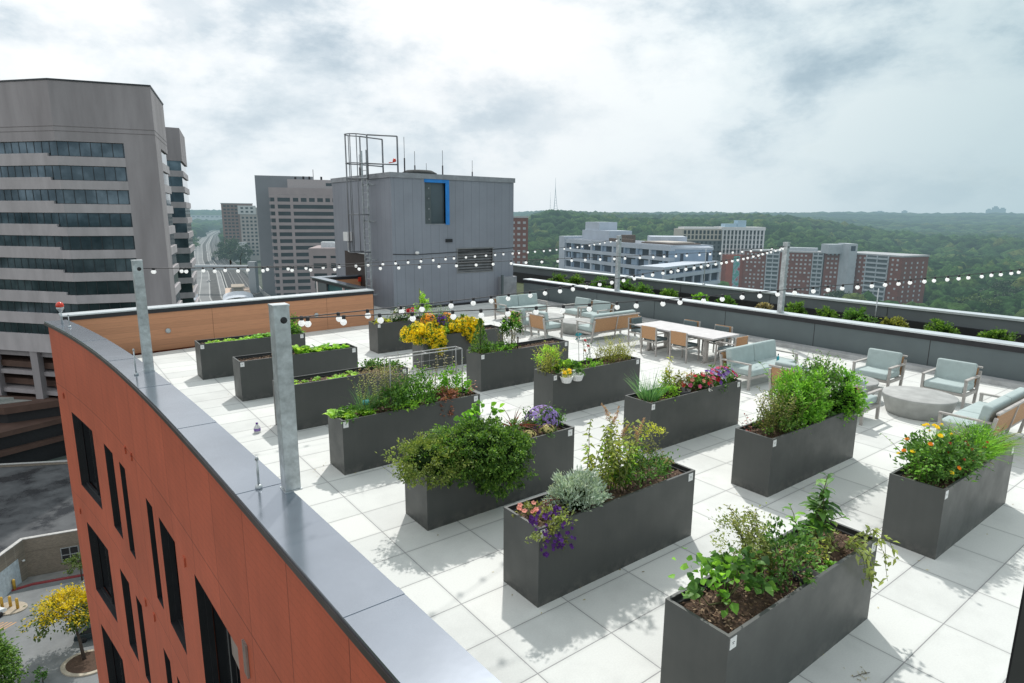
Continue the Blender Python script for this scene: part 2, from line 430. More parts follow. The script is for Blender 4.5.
def make_world():
    w = bpy.data.worlds.new('World'); sc.world = w; w.use_nodes = True
    nt = w.node_tree; nt.nodes.clear()
    t = NT.__new__(NT); t.t = nt
    out = t.n('ShaderNodeOutputWorld'); bg = t.n('ShaderNodeBackground')
    sky = t.n('ShaderNodeTexSky', sky_type='NISHITA'); sky.sun_disc = False
    sky.sun_elevation = SUN_EL; sky.sun_rotation = math.atan2(SUN_DIR.x, SUN_DIR.y); sky.air_density = 1.2; sky.dust_density = 2.0
    clear = t.n('ShaderNodeVectorMath', operation='SCALE'); t.l(sky.outputs[0], clear.inputs[0]); clear.inputs[3].default_value = .085
    tc = t.n('ShaderNodeTexCoord').outputs['Generated']
    sx = t.n('ShaderNodeSeparateXYZ'); t.l(tc, sx.inputs[0])
    mpz = t.n('ShaderNodeMapping'); mpz.inputs['Scale'].default_value = (1, 1, 1.9); t.l(tc, mpz.inputs[0]); v = mpz.outputs[0]
    def nz(scale, det, rough, off, dist=0.0):
        mp = t.n('ShaderNodeMapping'); mp.inputs['Location'].default_value = off; t.l(v, mp.inputs[0])
        nd = t.n('ShaderNodeTexNoise'); nd.inputs['Scale'].default_value = scale; nd.inputs['Detail'].default_value = det
        nd.inputs['Roughness'].default_value = rough; nd.inputs['Distortion'].default_value = dist
        t.l(mp.outputs[0], nd.inputs['Vector']); return nd.outputs['Fac']
    def field(dz):
        big = nz(1.9, 3, .5, (3.1, 1.7, dz*.45), .2); det = nz(4.8, 15, .60, (0.4, 5.2, dz), .1)
        return t.math('ADD', t.math('MULTIPLY', big, .47), t.math('MULTIPLY', det, .53))
    h = field(0.0); ha = field(.20)
    lit = t.math('ADD', t.math('MULTIPLY', t.math('SUBTRACT', h, ha), 3.5), .53)      # density falls off upwards: a sunlit top
    # one heavier cloud bank ahead and to the right
    dk = t.n('ShaderNodeVectorMath', operation='DOT_PRODUCT'); t.l(tc, dk.inputs[0]); dk.inputs[1].default_value = tuple((RGT*.285 + FWD*.925 + Vector((0,0,.245))).normalized())
    bank = t.ramp(dk.outputs['Value'], [(.986, 0.0), (.9985, .085)])
    h = t.math('SUBTRACT', h, bank)
    body = t.ramp(h, [(.35, (.54,.635,.705)), (.42, (.73,.80,.85)), (.465, (.885,.925,.95)), (.525, (.975,.99,1.0))])
    shade = t.ramp(lit, [(.20, (.80,.845,.88)), (.45, (.955,.97,.98)), (.60, (1.02,1.02,1.02)), (.8, (1.05,1.05,1.04))])
    cloud = t.mixc(1.0, body, shade, 'MULTIPLY')
    # brighter towards the sun, duller to the right of the view
    dt = t.n('ShaderNodeVectorMath', operation='DOT_PRODUCT'); t.l(tc, dt.inputs[0]); dt.inputs[1].default_value = tuple(RGT)
    side = t.ramp(t.math('ADD', t.math('MULTIPLY', dt.outputs['Value'], .5), .5), [(.25, (1.04,1.04,1.04)), (.5, (1.0,1.0,1.0)), (.64, (.91,.95,.96)), (.83, (.58,.70,.73))])
    cloud = t.mixc(1.0, cloud, side, 'MULTIPLY')
    cov = t.ramp(nz(3.0, 8, .6, (7.7, 2.2, 0), .2), [(.30, .82), (.42, .98)])
    c = t.mixc(cov, clear.outputs[0], cloud)
    hz = t.ramp(sx.outputs[2], [(.0, 1.0), (.06, .7), (.24, 0.0)])
    c = t.mixc(t.math('MULTIPLY', hz, .8), c, t.mixc(1.0, (.72,.80,.85), side, 'MULTIPLY'))
    t.l(c, bg.inputs[0]); bg.inputs[1].default_value = 1.04
    t.l(bg.outputs[0], out.inputs[0])
make_world()
sc.view_settings.view_transform = 'Standard'; sc.view_settings.look = 'None'; sc.view_settings.exposure = 0
sc.render.engine = 'CYCLES'
sc.cycles.max_bounces = 6; sc.cycles.transparent_max_bounces = 6; sc.cycles.use_denoising = True

# ------------------------------------------------------------------ the roof we stand over
CF = np.polyfit([2.88,3.84,4.99,7.72,11.82,19.31,19.62], [1.45,1.41,1.34,1.25,.98,-.03,-.06], 3)
def uo(v):   # outer line of the curved red facade
    return float(np.polyval(CF, max(v, 1.0))) if v > 1.0 else float(np.polyval(CF, 1.0))
VC = 19.35    # the corner
WSLOPE = .095
def vw(u): return 19.95 + WSLOPE*u     # inner face of the timber wall

m = MB()
poly = [(uo(v)+.30, v) for v in np.linspace(-3, 19.6, 40)] + [(9.5, vw(9.5)+.15), (9.5, 26.6), (11.55, 26.6), (11.55, 29.3), (17.5, 29.3), (18.25, 29.3), (18.25, -3)]
m.prism(poly, -.30, 0)
tag(m.build('roof_deck', M['deck']), kind='structure')

# --- red apartment block below the roof
bld = thing('apartment_block', 'terracotta red curved apartment block with dark slot windows under the metal coping', 'building', (1.4, 8, -40))
def B(p): return (p[0]-1.4, p[1]-8, p[2]+40)
WINS = [(16.25,18.18), (14.42,15.2), (13.36,13.85), (11.25,11.72), (9.77,10.8), (6.78,8.68)]
zrows = [(-.90-2.92*k-1.91, -.90-2.92*k) for k in range(6)]
vbr = sorted(set([-3.0, VC] + [x for w in WINS for x in w] + list(np.arange(-3, 19.3, .8))))
zbr = sorted(set([-40.0, 1.14] + [x for z in zrows for x in z]))
m = MB()
def inwin(v, z):
    for a, b in WINS:
        if a < v < b:
            for c, d in zrows:
                if c < z < d: return True
    return False
for i in range(len(vbr)-1):
    v0, v1 = vbr[i], vbr[i+1]
    for k in range(len(zbr)-1):
        z0, z1 = zbr[k], zbr[k+1]
        if inwin((v0+v1)/2, (z0+z1)/2): continue
        m.quad(B((uo(v0), v0, z0)), B((uo(v1), v1, z0)), B((uo(v1), v1, z1)), B((uo(v0), v0, z1)))
# side wall at the corner
m.quad(B((uo(VC), VC, -40)), B((.02, 20.28, -40)), B((.02, 20.28, 1.0)), B((uo(VC), VC, 1.1)))
m.quad(B((.02, 20.28, -40)), B((9.4, vw(9.4)+.31, -40)), B((9.4, vw(9.4)+.31, 1.0)), B((.02, 20.28, 1.0)))
wall = m.build('facade', M['terracotta'], bld)
for (a, b) in WINS:
    for (c, d) in zrows:
        ua, ub = uo(a), uo(b); dp = .16
        fr = MB()
        # reveals
        fr.quad(B((ua,a,c)), B((ua+dp,a,c)), B((ua+dp,a,d)), B((ua,a,d)))
        fr.quad(B((ub,b,c)), B((ub,b,d)), B((ub+dp,b,d)), B((ub+dp,b,c)))
        fr.quad(B((ua,a,d)), B((ua+dp,a,d)), B((ub+dp,b,d)), B((ub,b,d)))
        fr.quad(B((ua,a,c)), B((ub,b,c)), B((ub+dp,b,c)), B((ua+dp,a,c)))
        t = .055
        for v0, v1 in ((a+.004, a+t), (b-t, b-.004)):
            fr.box(uo(v0)+dp-.07-1.4, uo(v0)+dp-1.4, v0-8, v1-8, c+40.004, d+39.996)
        fr.bar(B((ua+dp-.03, a+t, c+.03)), B((ub+dp-.03, b-t, c+.03)), .05)
        fr.bar(B((ua+dp-.03, a+t, d-.03)), B((ub+dp-.03, b-t, d-.03)), .05)
        if b-a > .9:
            vm = a+(b-a)*.45
            fr.box(uo(vm)+dp-.06-1.4, uo(vm)+dp-1.4, vm-.03-8, vm+.03-8, c+40.05, d+39.95)
        w = fr.build('window', M['black'], bld)
        pn = MB(); pn.quad(B((ua+dp+.01,a,c)), B((ub+dp+.01,b,c)), B((ub+dp+.01,b,d)), B((ua+dp+.01,a,d)))
        if b-a > 1.2:   # a paler quad painted as a reflection at the head of wide panes
            pn.quad(B((ua+dp-.0,a+.9*(b-a)*.55,d-.5)), B((ua+dp,a+.06,d-.5)), B((ua+dp,a+.06,d-.04)), B((ua+dp,a+.9*(b-a)*.55,d-.04)), 1)
        pn.build('pane', [M['winblack'], M['pentglass']], w)
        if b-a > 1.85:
            q = MB(); q.box(uo(a+.5)+dp-.055-1.4, uo(a+.5)+dp-.03-1.4, a+.08-8, a+.80-8, d+40-.62, d+40-.06); q.build('painted_reflection', M['reflection_and_grille'], w)  # pale slab painted in as a reflection on the widest panes
for v, z in ((13.05,-.42),(12.55,-.40),(9.2,-.95),(12.9,-3.5),(18.75,-.6),(12.2,-3.45),(18.7,-3.7)):
    v0 = uo(v); q = MB(); q.box(v0-.02-1.4, v0+.0-1.4, v-.05-8, v+.05-8, z+40-.07, z+40+.07)
    q.build('vent_cap', M['terracotta'], bld)
for k in range(5):
    q = MB(); v0 = uo(6.42); q.box(v0-.025-1.4, v0-1.4, 6.36+.03*k-8, 6.375+.03*k-8, 40-1.02, 40-.62); q.build('vent_grille', M['reflection_and_grille'], bld)
# coping of the curved parapet
cop = MB(); edge = MB(); seams = []
vs = list(np.linspace(-3, VC+.12, 60))
for i in range(len(vs)-1):
    v0, v1 = vs[i], vs[i+1]
    o0, o1 = uo(v0)-.04, uo(v1)-.04; w0, w1 = .42, .42
    for (za, zb, oa, ob, mb) in ((1.165, 1.20, 0, .46, cop), (1.105, 1.163, -.012, .03, edge)):
        vsx = [B((o0+oa,v0,za)),B((o0+ob,v0,za)),B((o1+ob,v1,za)),B((o1+oa,v1,za)),B((o0+oa,v0,zb)),B((o0+ob,v0,zb)),B((o1+ob,v1,zb)),B((o1+oa,v1,zb))]
        mb.add(vsx, [(3,2,1,0),(4,5,6,7),(0,1,5,4),(2,3,7,6),(1,2,6,5),(3,0,4,7)])
for v in np.arange(1.3, 19.4, 2.44):
    seams.append(v)
c_ = cop.build('coping', M['coping'], bld)
edge.build('drip_edge', M['coping_dark'], bld)
for v in seams:
    q = MB(); o_ = uo(v)-.042; q.box(o_-1.4, o_+.464-1.4, v-.05-8, v+.05-8, 41.2, 41.204); q.build('seam_cover', M['coping'], c_)
m = MB()
for i in range(len(vs)-1):
    v0, v1 = vs[i], vs[i+1]
    a0, a1 = uo(v0)+.36, uo(v1)+.36
    m.quad(B((a0,v0,0)), B((a0,v0,1.16)), B((a1,v1,1.16)), B((a1,v1,0)))
m.build('parapet_lining', M['pargrey2'], bld)

# --- timber clad wall
tw = thing('timber_wall', 'long low wall clad in orange brown timber with black fascia behind the left planters', 'wall', (.4, vw(.4), 0))
ang = math.atan(WSLOPE); tw.rotation_euler = (0, 0, ang); LW = 9.05/math.cos(ang)
m = MB(); m.box(0, LW, 0, .28, 0, 1.095); m.build('cladding', M['wood'], tw)
m = MB(); m.box(-.1, LW+.02, -.035, .0, 1.10, 1.212); m.box(LW, LW+.02, 0, .3, .0, 1.2); m.build('fascia', M['black'], tw)
m = MB(); m.box(-.12, LW+.03, -.045, .46, 1.215, 1.25); m.build('coping', M['parcap'], tw)
for x in (2.35, 6.9):
    m = MB(); m.lathe([(.075,0),(.075,.03),(.05,.045),(.0,.045)], 16); 
    o = m.build('round_vent', M['galv'], tw); o.rotation_euler = (PI/2, 0, 0); o.location = (x, -.002, .55)
m = MB()
for x in (3.6, 7.3): m.box(x-.004, x+.004, -.003, 0, .02, 1.09)
m.build('panel_joint', mat('timber_joint',(.17,.075,.04),.7), tw)

# --- return wall with window, and recess in front of the stair door
rw = thing('return_wall', 'black topped wall with teal glazing and white post beside the grey rooftop box', 'wall', (9.45, 20.9, 0))
m = MB(); m.box(-.08, .1, .45, 5.6, 0, .16); m.box(-.08,.1,4.3,5.6,.16,1.08); m.build('base_wall', M['pargrey'], rw)
m = MB(); m.box(-.02, .03, .45, 4.3, .16, 1.08); m.build('glazing', glassmat('teal_glass', (.03,.12,.14), .08), rw)
m = MB(); m.box(-.10, .12, .40, 5.9, 1.085, 1.2); m.box(.12, 2.0, 5.6, 5.9, 1.085, 1.2); m.build('fascia', M['black'], rw)
m = MB(); m.box(-.16, .2, .38, 6.0, 1.203, 1.24); m.box(.2, 2.0, 5.55, 6.0, 1.203, 1.24); m.build('coping', M['coping'], rw)
m = MB(); m.box(-.1, -.02, 5.3, 5.42, 0, 1.08); m.box(-.1,-.02,2.5,2.55,.16,1.08); m.build('post', M['white'], rw)
m = MB(); m.box(.15, 2.0, 5.62, 5.7, 0, 1.08); m.build('cladding', M['wood'], rw)

# --- grey rooftop box with ladder
PU0, PU1, PV0, PV1, PZ = 11.47, 17.6, 23.25, 29.4, 5.5
pb = thing('rooftop_plant_room', 'grey metal clad rooftop box with blue edged window and caged ladder', 'building', (PU0, PV0, 0))
wx = (13.0-PU0, 14.15-PU0)
m = MB()   # front with the window opening
def face_with_hole(m, L, Z, holes, y):
    xs = sorted(set([0, L] + [h for q in holes for h in q[:2]])); zs = sorted(set([0, Z] + [h for q in holes for h in q[2:]]))
    for i in range(len(xs)-1):
        for k in range(len(zs)-1):
            xm, zm = (xs[i]+xs[i+1])/2, (zs[k]+zs[k+1])/2
            if any(a < xm < b and c < zm < d for a, b, c, d in holes): continue
            m.quad((xs[i],y,zs[k]), (xs[i+1],y,zs[k]), (xs[i+1],y,zs[k+1]), (xs[i],y,zs[k+1]))
face_with_hole(m, PU1-PU0, PZ, [(wx[0], wx[1], 3.5, 5.36), (14.57-PU0, 16.41-PU0, 1.45, 2.45)], 0)
D_ = PV1-PV0
# left face with the door recess
ys = [0, 2.75, 5.0, D_]; zs = [0, 2.25, PZ]
for i in range(3):
    for k in range(2):
        if i == 1 and k == 0: continue
        m.quad((0,ys[i+1],zs[k]), (0,ys[i],zs[k]), (0,ys[i],zs[k+1]), (0,ys[i+1],zs[k+1]))
m.quad((PU1-PU0,0,0),(PU1-PU0,D_,0),(PU1-PU0,D_,PZ),(PU1-PU0,0,PZ)); m.quad((0,D_,0),(0,D_,PZ),(PU1-PU0,D_,PZ),(PU1-PU0,D_,0))
m.quad((0,0,PZ),(PU1-PU0,0,PZ),(PU1-PU0,D_,PZ),(0,D_,PZ))
m.build('wall', M['pent'], pb)
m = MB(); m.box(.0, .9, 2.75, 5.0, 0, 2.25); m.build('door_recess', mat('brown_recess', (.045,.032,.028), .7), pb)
m = MB(); x1 = PU1-PU0
for (a,b,c,d) in ((-.05,x1+.05,-.05,.0),(-.05,x1+.05,D_,D_+.05),(-.05,0,0,D_),(x1,x1+.05,0,D_)): m.box(a,b,c,d,PZ-.14,PZ+.06)
m.build('roof_trim', M['pent_trim'], pb)
w = MB(); a, b = wx
w.box(a-.02, b+.02, -.02, .02, 5.22, 5.37); w.box(b-.16, b+.02, -.02, .02, 3.5, 5.22)
wo = w.build('window', M['bluetape'], pb)
q = MB(); q.quad((a,.12,3.5),(b-.16,.12,3.5),(b-.16,.12,5.22),(a,.12,5.22)); q.build('pane', M['pentglass'], wo)
q = MB(); q.box(a,a+.32,.06,.1,3.5,5.22); q.build('sliding_panel', mat('window_panel',(.10,.12,.125),.4,.3), wo)
q = MB()
for k in range(4): q.box(a+.18,a+.23,.03,.06,3.7+k*.42,3.76+k*.42)
q.box(a,b-.16,.02,.06,3.5,3.54); q.build('latch', M['pent_trim'], wo)
lv = MB()
x0, x2 = 14.57-PU0, 16.41-PU0
for k in range(8):
    z = 1.47+k*.123
    lv.add([(x0,.0,z),(x2,.0,z),(x2,.09,z+.1),(x0,.09,z+.1)], [(0,1,2,3)])
lv.box(x0,x2,.095,.10,1.45,2.45)
lv.box(x0-.05,x0,-.02,.02,1.4,2.5); lv.box(x2,x2+.05,-.02,.02,1.4,2.5); lv.box(x0,x2,-.02,.02,2.45,2.5); lv.box(x0,x2,-.02,.02,1.4,1.45)
lv.build('louver', M['louver'], pb)
q = MB(); q.box(13.96-PU0,14.28-PU0,-.06,0,2.76,2.9); q.build('wall_vent', M['black'], pb)
q = MB(); q.lathe([(.0,-.06),(.07,-.05),(.09,0),(.07,.05),(.0,.06)],12,(12.52-PU0,-.12,2.36)); q.build('security_lamp', M['white'], pb)
q = MB(); q.tube([(0,-.015,2.33),(1,-.015,2.28),(x1/2,-.015,2.33),(x1,-.015,2.44)],.014,5); q.build('cable', M['cable'], pb)
q = MB(); q.box(16.75-PU0, 17.55-PU0, -.35, -.003, 0, 1.15); q.build('low_cabinet', M['pent_trim'], pb)
q = MB(); q.box(16.68-PU0, 16.75-PU0, -.42, -.30, 0, 1.25); q.build('cabinet_post', M['pargrey'], pb)
q = MB(); q.box(-.22,-.003,4.05,4.55,2.72,3.12); q.tube([(-.1,4.3,2.72),(-.1,4.3,2.25),(-.1,2.2,2.22)],.03,6); q.build('electrical_box', M['white'], pb)
q = MB(); q.box(-.14,-.02,3.2,3.4,.95,1.15); q.build('alarm_bell', M['redlamp'], pb)
q = MB(); q.box(-.05,x1+.05,-.06,-.003,0,.09); q.build('base_trim', M['black'], pb)
# ladder with cage (on the left face)
ld = MB(); lx = -.28; ya, yb = 1.55, 2.05
for y in (ya, yb): ld.box(lx-.035, lx+.035, y-.02, y+.02, .1, 6.5)
for k in range(20): ld.tube([(lx, ya, .3+.3*k), (lx, yb, .3+.3*k)], .014, 5)
for z in (.5, 2.0, 3.6, 5.1):
    for y in (ya, yb): ld.box(lx, 0, y-.02, y+.02, z, z+.05)
ldo = ld.build('ladder', M['galv'], pb)
cg = MB()
def hoop(z, r=.42):
    pts = [(lx-.02, ya-.02-.08, z)] + [(lx-.35-r*math.sin(PI*t), (ya+yb)/2-.42*math.cos(PI*t), z) for t in np.linspace(0.05,.95,9)] + [(lx-.02, yb+.1, z)]
    cg.tube(pts, .024, 5)
for z in (2.35, 3.9, 5.35): hoop(z)
for t in (.1, .3, .5, .7, .9):
    p = (lx-.35-.42*math.sin(PI*t), (ya+yb)/2-.42*math.cos(PI*t))
    cg.tube([(p[0],p[1],2.35),(p[0],p[1],7.1)], .02, 5)
for z in (5.95, 7.08):
    hoop(z)
    cg.tube([(lx,ya-.1,z),(.9,ya-.45,z)],.03,5); cg.tube([(lx,yb+.1,z),(.9,yb+.45,z)],.03,5)
for y, zt in ((ya-.45,7.08),(yb+.45,7.08)):
    cg.tube([(.9,y,5.5),(.9,y,zt)],.035,6)
for y in (ya-.1, yb+.1): cg.tube([(lx,y,5.3),(lx,y,7.08)],.03,6)
cg.build('ladder_cage', M['steel'], ldo)
q = MB(); q.lathe([(.8,0),(.78,.14),(.55,.26),(0,.3)],18,(2.0,1.3,PZ+.01)); q.build('roof_hatch', mat('hatch_dark',(.03,.035,.035),.9), pb)
for (x,y,h) in ((1.75,1.2,1.05),(3.0,1.0,1.15),(.3,3.6,1.0),(5.4,2.3,.95),(.9,.5,1.5),(3.6,3.5,.8)):
    q = MB(); q.tube([(x,y,PZ),(x,y,PZ+h*.45)],.03,5); q.tube([(x,y,PZ+h*.45),(x,y,PZ+h)],.011,4); q.build('antenna', M['black'], pb)
q = MB(); q.lathe([(.06,0),(.075,.05),(.05,.12),(0,.14)],12,(.45,.5,PZ+.5)); q.tube([(.2,.5,PZ+.45),(.45,.5,PZ+.5)],.02,5); q.build('beacon_lamp', M['redlamp'], pb)

# --- grey parapet on the right, planting bed, outer parapet
pr = thing('grey_parapet', 'dark grey panelled parapet wall with pale metal cap along the lounge side of the roof', 'wall', (18.2, 10, 0))
m = MB(); m.box(0, .3, -13, 13.2, 0, .90); m.build('panel', M['pargrey'], pr)
m = MB(); m.box(-.03, .0, -13, 13.2, .80, .935); m.build('fascia', M['black'], pr)
m = MB(); m.box(-.05, .42, -13, 13.2, .937, .975); m.build('cap', M['parcap'], pr)
m = MB(); m.box(-.34, -.0015, -13, 13.2, .002, .12); m.build('kerb', M['kerb'], pr)
m = MB()
for y in np.arange(-10, 13, 3.05): m.box(-.004, 0, y-.008, y+.008, .12, .8)
m.build('panel_joint', M['black'], pr)
m = MB(); m.box(18.5, 22.0, -8, 40, -.3, .12)
tag(m.build('planting_bed_ground', mat('bed_soil', (.055,.075,.028), .95, 0, .4, 4, .5, 20, obj=False)), kind='structure')
p2 = thing('outer_parapet', 'long grey outer parapet with white cap behind the row of low shrubs', 'wall', (22.2, 10, 0))
m = MB(); m.box(0, .3, -20, 34, .66, 1.02); m.build('panel', M['pargrey2'], p2)
m = MB(); m.box(-.12, .3, -20, 34, .0, .655); m.build('dark_base', M['black'], p2)
m = MB(); m.box(-.06, .45, -20, 34, 1.025, 1.09); m.build('cap', M['parcap'], p2)
m = MB()
for y in np.arange(-18, 34, 4.2): m.box(-.005, 0, y-.01, y+.01, .66, 1.02)
m.build('panel_joint', M['black'], p2)
for (v, lab) in ((9.05, 'thin grey lightning rod on the outer parapet in front of the brick apartments'), (16.1, 'thin grey lightning rod on the outer parapet by the white tower')):
    m = MB(); m.tube([(0,0,0),(0,0,1.5)], .018, 5); m.lathe([(.06,0),(.06,.04),(.02,.06)],8)
    o = m.build('lightning_rod', M['galv']); o.location = (22.1, v, 1.09 if v > 12 else .3); o.location.x = 22.3 if v > 12 else 21.95
    o.location.z = 1.09 if v > 12 else .12
    tag(o, lab, 'lightning rod')

# --- posts for the string lights
def post(name_label, loc, h, holes=True):
    t = thing('square_post', name_label, 'post', loc, 0, 'galvanised posts carrying the string lights')
    m = MB(); s = .075; m.box(-s, s, -s, s, .012, h); m.build('shaft', M['galv'], t, bevel=.006)
    m = MB(); m.box(-.085, .085, -.085, .085, 0, .012); m.build('base_plate', M['galv'], t)
    m = MB(); m.box(-s-.003, s+.003, -s-.003, s+.003, h-.01, h+.006); m.build('cap', M['galv'], t)
    m = MB(); m.lathe([(.032,0),(.032,.002),(0,.002)], 14); o = m.build('bolt_hole', M['cable'], t); o.rotation_euler = (PI/2, 0, 0); o.location = (.015, -s-.001, h-.14)
    return t
post('galvanised square post nearest the camera, standing on the curved metal coping', (1.745, 5.95, 1.2), 1.85)
post('galvanised square post on the coping between the red beacon and the nearest post', (1.30, 12.2, 1.2), 1.91)
post('square post on the grey parapet behind the paired lounge chairs', (18.36, 17.34, .975), 2.17)
post('square post on the grey parapet in front of the red brick apartments', (18.36, 10.36, .975), 2.17)

def rods(v, du, h, lab):
    m = MB(); m.tube([(0,0,0),(0,0,h)], .012, 6); m.lathe([(.035,0),(.035,.025),(.015,.04)], 8)
    m.lathe([(.02,h),(.012,h+.03),(0,h+.035)],6)
    o = m.build('lightning_rod', M['galv']); o.location = (uo(v)+du, v, 1.2); tag(o, lab, 'lightning rod')
rods(6.15, .18, .30, 'short steel rod standing on the coping beside the nearest post')
rods(12.0, .12, .42, 'short steel rod on the coping beside the second post')
rods(18.1, .18, .28, 'short steel rod on the coping just in front of the red beacon')
bc = thing('warning_beacon', 'red domed warning beacon on a short stem at the corner of the coping', 'beacon', (uo(18.9)+.2, 18.9, 1.2))
m = MB(); m.tube([(0,0,0),(0,0,.28)], .025, 8); m.lathe([(.03,.28),(.08,.36),(.08,.4)],12); m.build('stem', M['galv'], bc)
m = MB(); m.lathe([(.075,.40),(.09,.44),(.07,.50),(.025,.53),(0,.532)],14); m.build('dome', M['redlamp'], bc)

# --- string lights
def string(label, P, Q, sag, step):
    P, Q = Vector(P), Vector(Q)
    t = thing('string_light', label, 'string lights', P, 0, 'globe string lights')
    n = int((Q-P).length/step); D = Q-P
    f = lambda s: Vector((D.x*s, D.y*s, D.z*s - 4*sag*s*(1-s)*(1+.15*math.sin(9*s))))
    m = MB(); m.tube([f(i/60) for i in range(61)], .006, 4); m.build('wire', M['cable'], t)
    bm_ = None
    for i in range(n):
        s = (i+.5)/n + RNG.uniform(-.12,.12)/n; p = f(s)
        if bm_ is None:
            b = MB(); b.lathe([(.0,-.093),(.018,-.087),(.029,-.074),(.034,-.059),(.029,-.044),(.018,-.030),(.0,-.027)], 12); bo = b.build('bulb', M['bulb'], t)
            k = MB(); k.lathe([(.016,-.034),(.019,-.02),(.019,.006),(.010,.012)], 8); ko = k.build('socket', M['cable'], bo)
            bm_ = bo; bo.location = p
        else:
            c = copy_tree(bm_, t); c.location = p
            c.rotation_euler = (RNG.uniform(-.2,.2), RNG.uniform(-.2,.2), 0)
    return t
L1, L2, P3, P4, P5 = (1.36,12.2,2.97), (1.80,5.95,2.91), (18.3,17.3,3.03), (18.3,10.36,3.03), (18.3,3.4,3.0)
string('bulb string from the second coping post to the post behind the paired lounge chairs', L1, P3, .22, .43)
string('bulb string from the second coping post to the post before the brick apartments', L1, P4, .13, .43)
string('bulb string from the nearest coping post up to the post before the brick apartments', L2, P4, .15, .40)
string('bulb string from the nearest coping post running out of view past the round tables', L2, P5, .12, .37)

# ------------------------------------------------------------------ planters
PH, PWD = .865, .59
PL = [  # u, v, length, label
 (2.78,15.90,2.50,'charcoal planter nearest the timber wall, with parsley at its far end'),
 (3.08,13.50,2.60,'charcoal planter with half bare soil and half pale lettuce'),
 (3.20,11.03,2.50,'charcoal planter of low green seedlings behind the nearest post'),
 (3.33,8.60,2.48,'charcoal planter of mixed herbs with a white wire trellis'),
 (3.50,6.36,2.46,'charcoal planter with a big green bush spilling over its end'),
 (3.62,4.33,2.46,'charcoal planter with silver foliage and tall brown plumes'),
 (3.72,2.26,2.42,'charcoal planter with bark mulch and a tall leafy pepper plant'),
 (7.42,16.15,2.60,'charcoal planter with white flowers and a staked pale sapling'),
 (7.50,13.65,2.50,'charcoal planter buried under two mounds of yellow chrysanthemums'),
 (7.58,11.18,2.62,'charcoal planter with a small cone conifer and bare soil'),
 (7.70,8.86,2.50,'charcoal planter with two white pots hung on its side'),
 (7.78,6.48,2.56,'charcoal planter full of red, pink and purple petunias'),
 (7.84,4.36,2.54,'charcoal planter filled with bright green feathery bushes'),
 (7.90,2.29,2.47,'charcoal planter with orange marigolds and long grassy leaves')]
def soil_mesh(L, root, bare=False):
    nx, ny = 60, 16
    xs = np.linspace(.03, L-.03, nx); ys = np.linspace(.03, PWD-.03, ny)
    X, Y = np.meshgrid(xs, ys); Z = .785 + RNG.normal(0, .008, X.shape) + .02*np.sin(X*4+RNG.uniform(0,6))*np.sin(Y*7)
    V = np.stack([X.ravel(), Y.ravel(), Z.ravel()], 1)
    F_ = np.array([(j*nx+i, j*nx+i+1, (j+1)*nx+i+1, (j+1)*nx+i) for j in range(ny-1) for i in range(nx-1)])
    o = np_mesh('soil', V, F_, M['mulch'], root, True)
    n = 1500 if bare else 600    # bark chips
    b = Fol()
    P = np.stack([RNG.uniform(.05, L-.05, n), RNG.uniform(.05, PWD-.05, n), np.full(n, .795)], 1); P[:,2] += RNG.uniform(0, .02, n)
    D = np.stack([RNG.normal(size=n), RNG.normal(size=n), RNG.normal(0,.25,n)], 1)
    b.add(P, D, RNG.uniform(.015,.05,n), RNG.uniform(.010,.022,n), 0, 0)
    o2 = b.build('bark_chips', M['chip'], o); o2['kind'] = 'stuff'
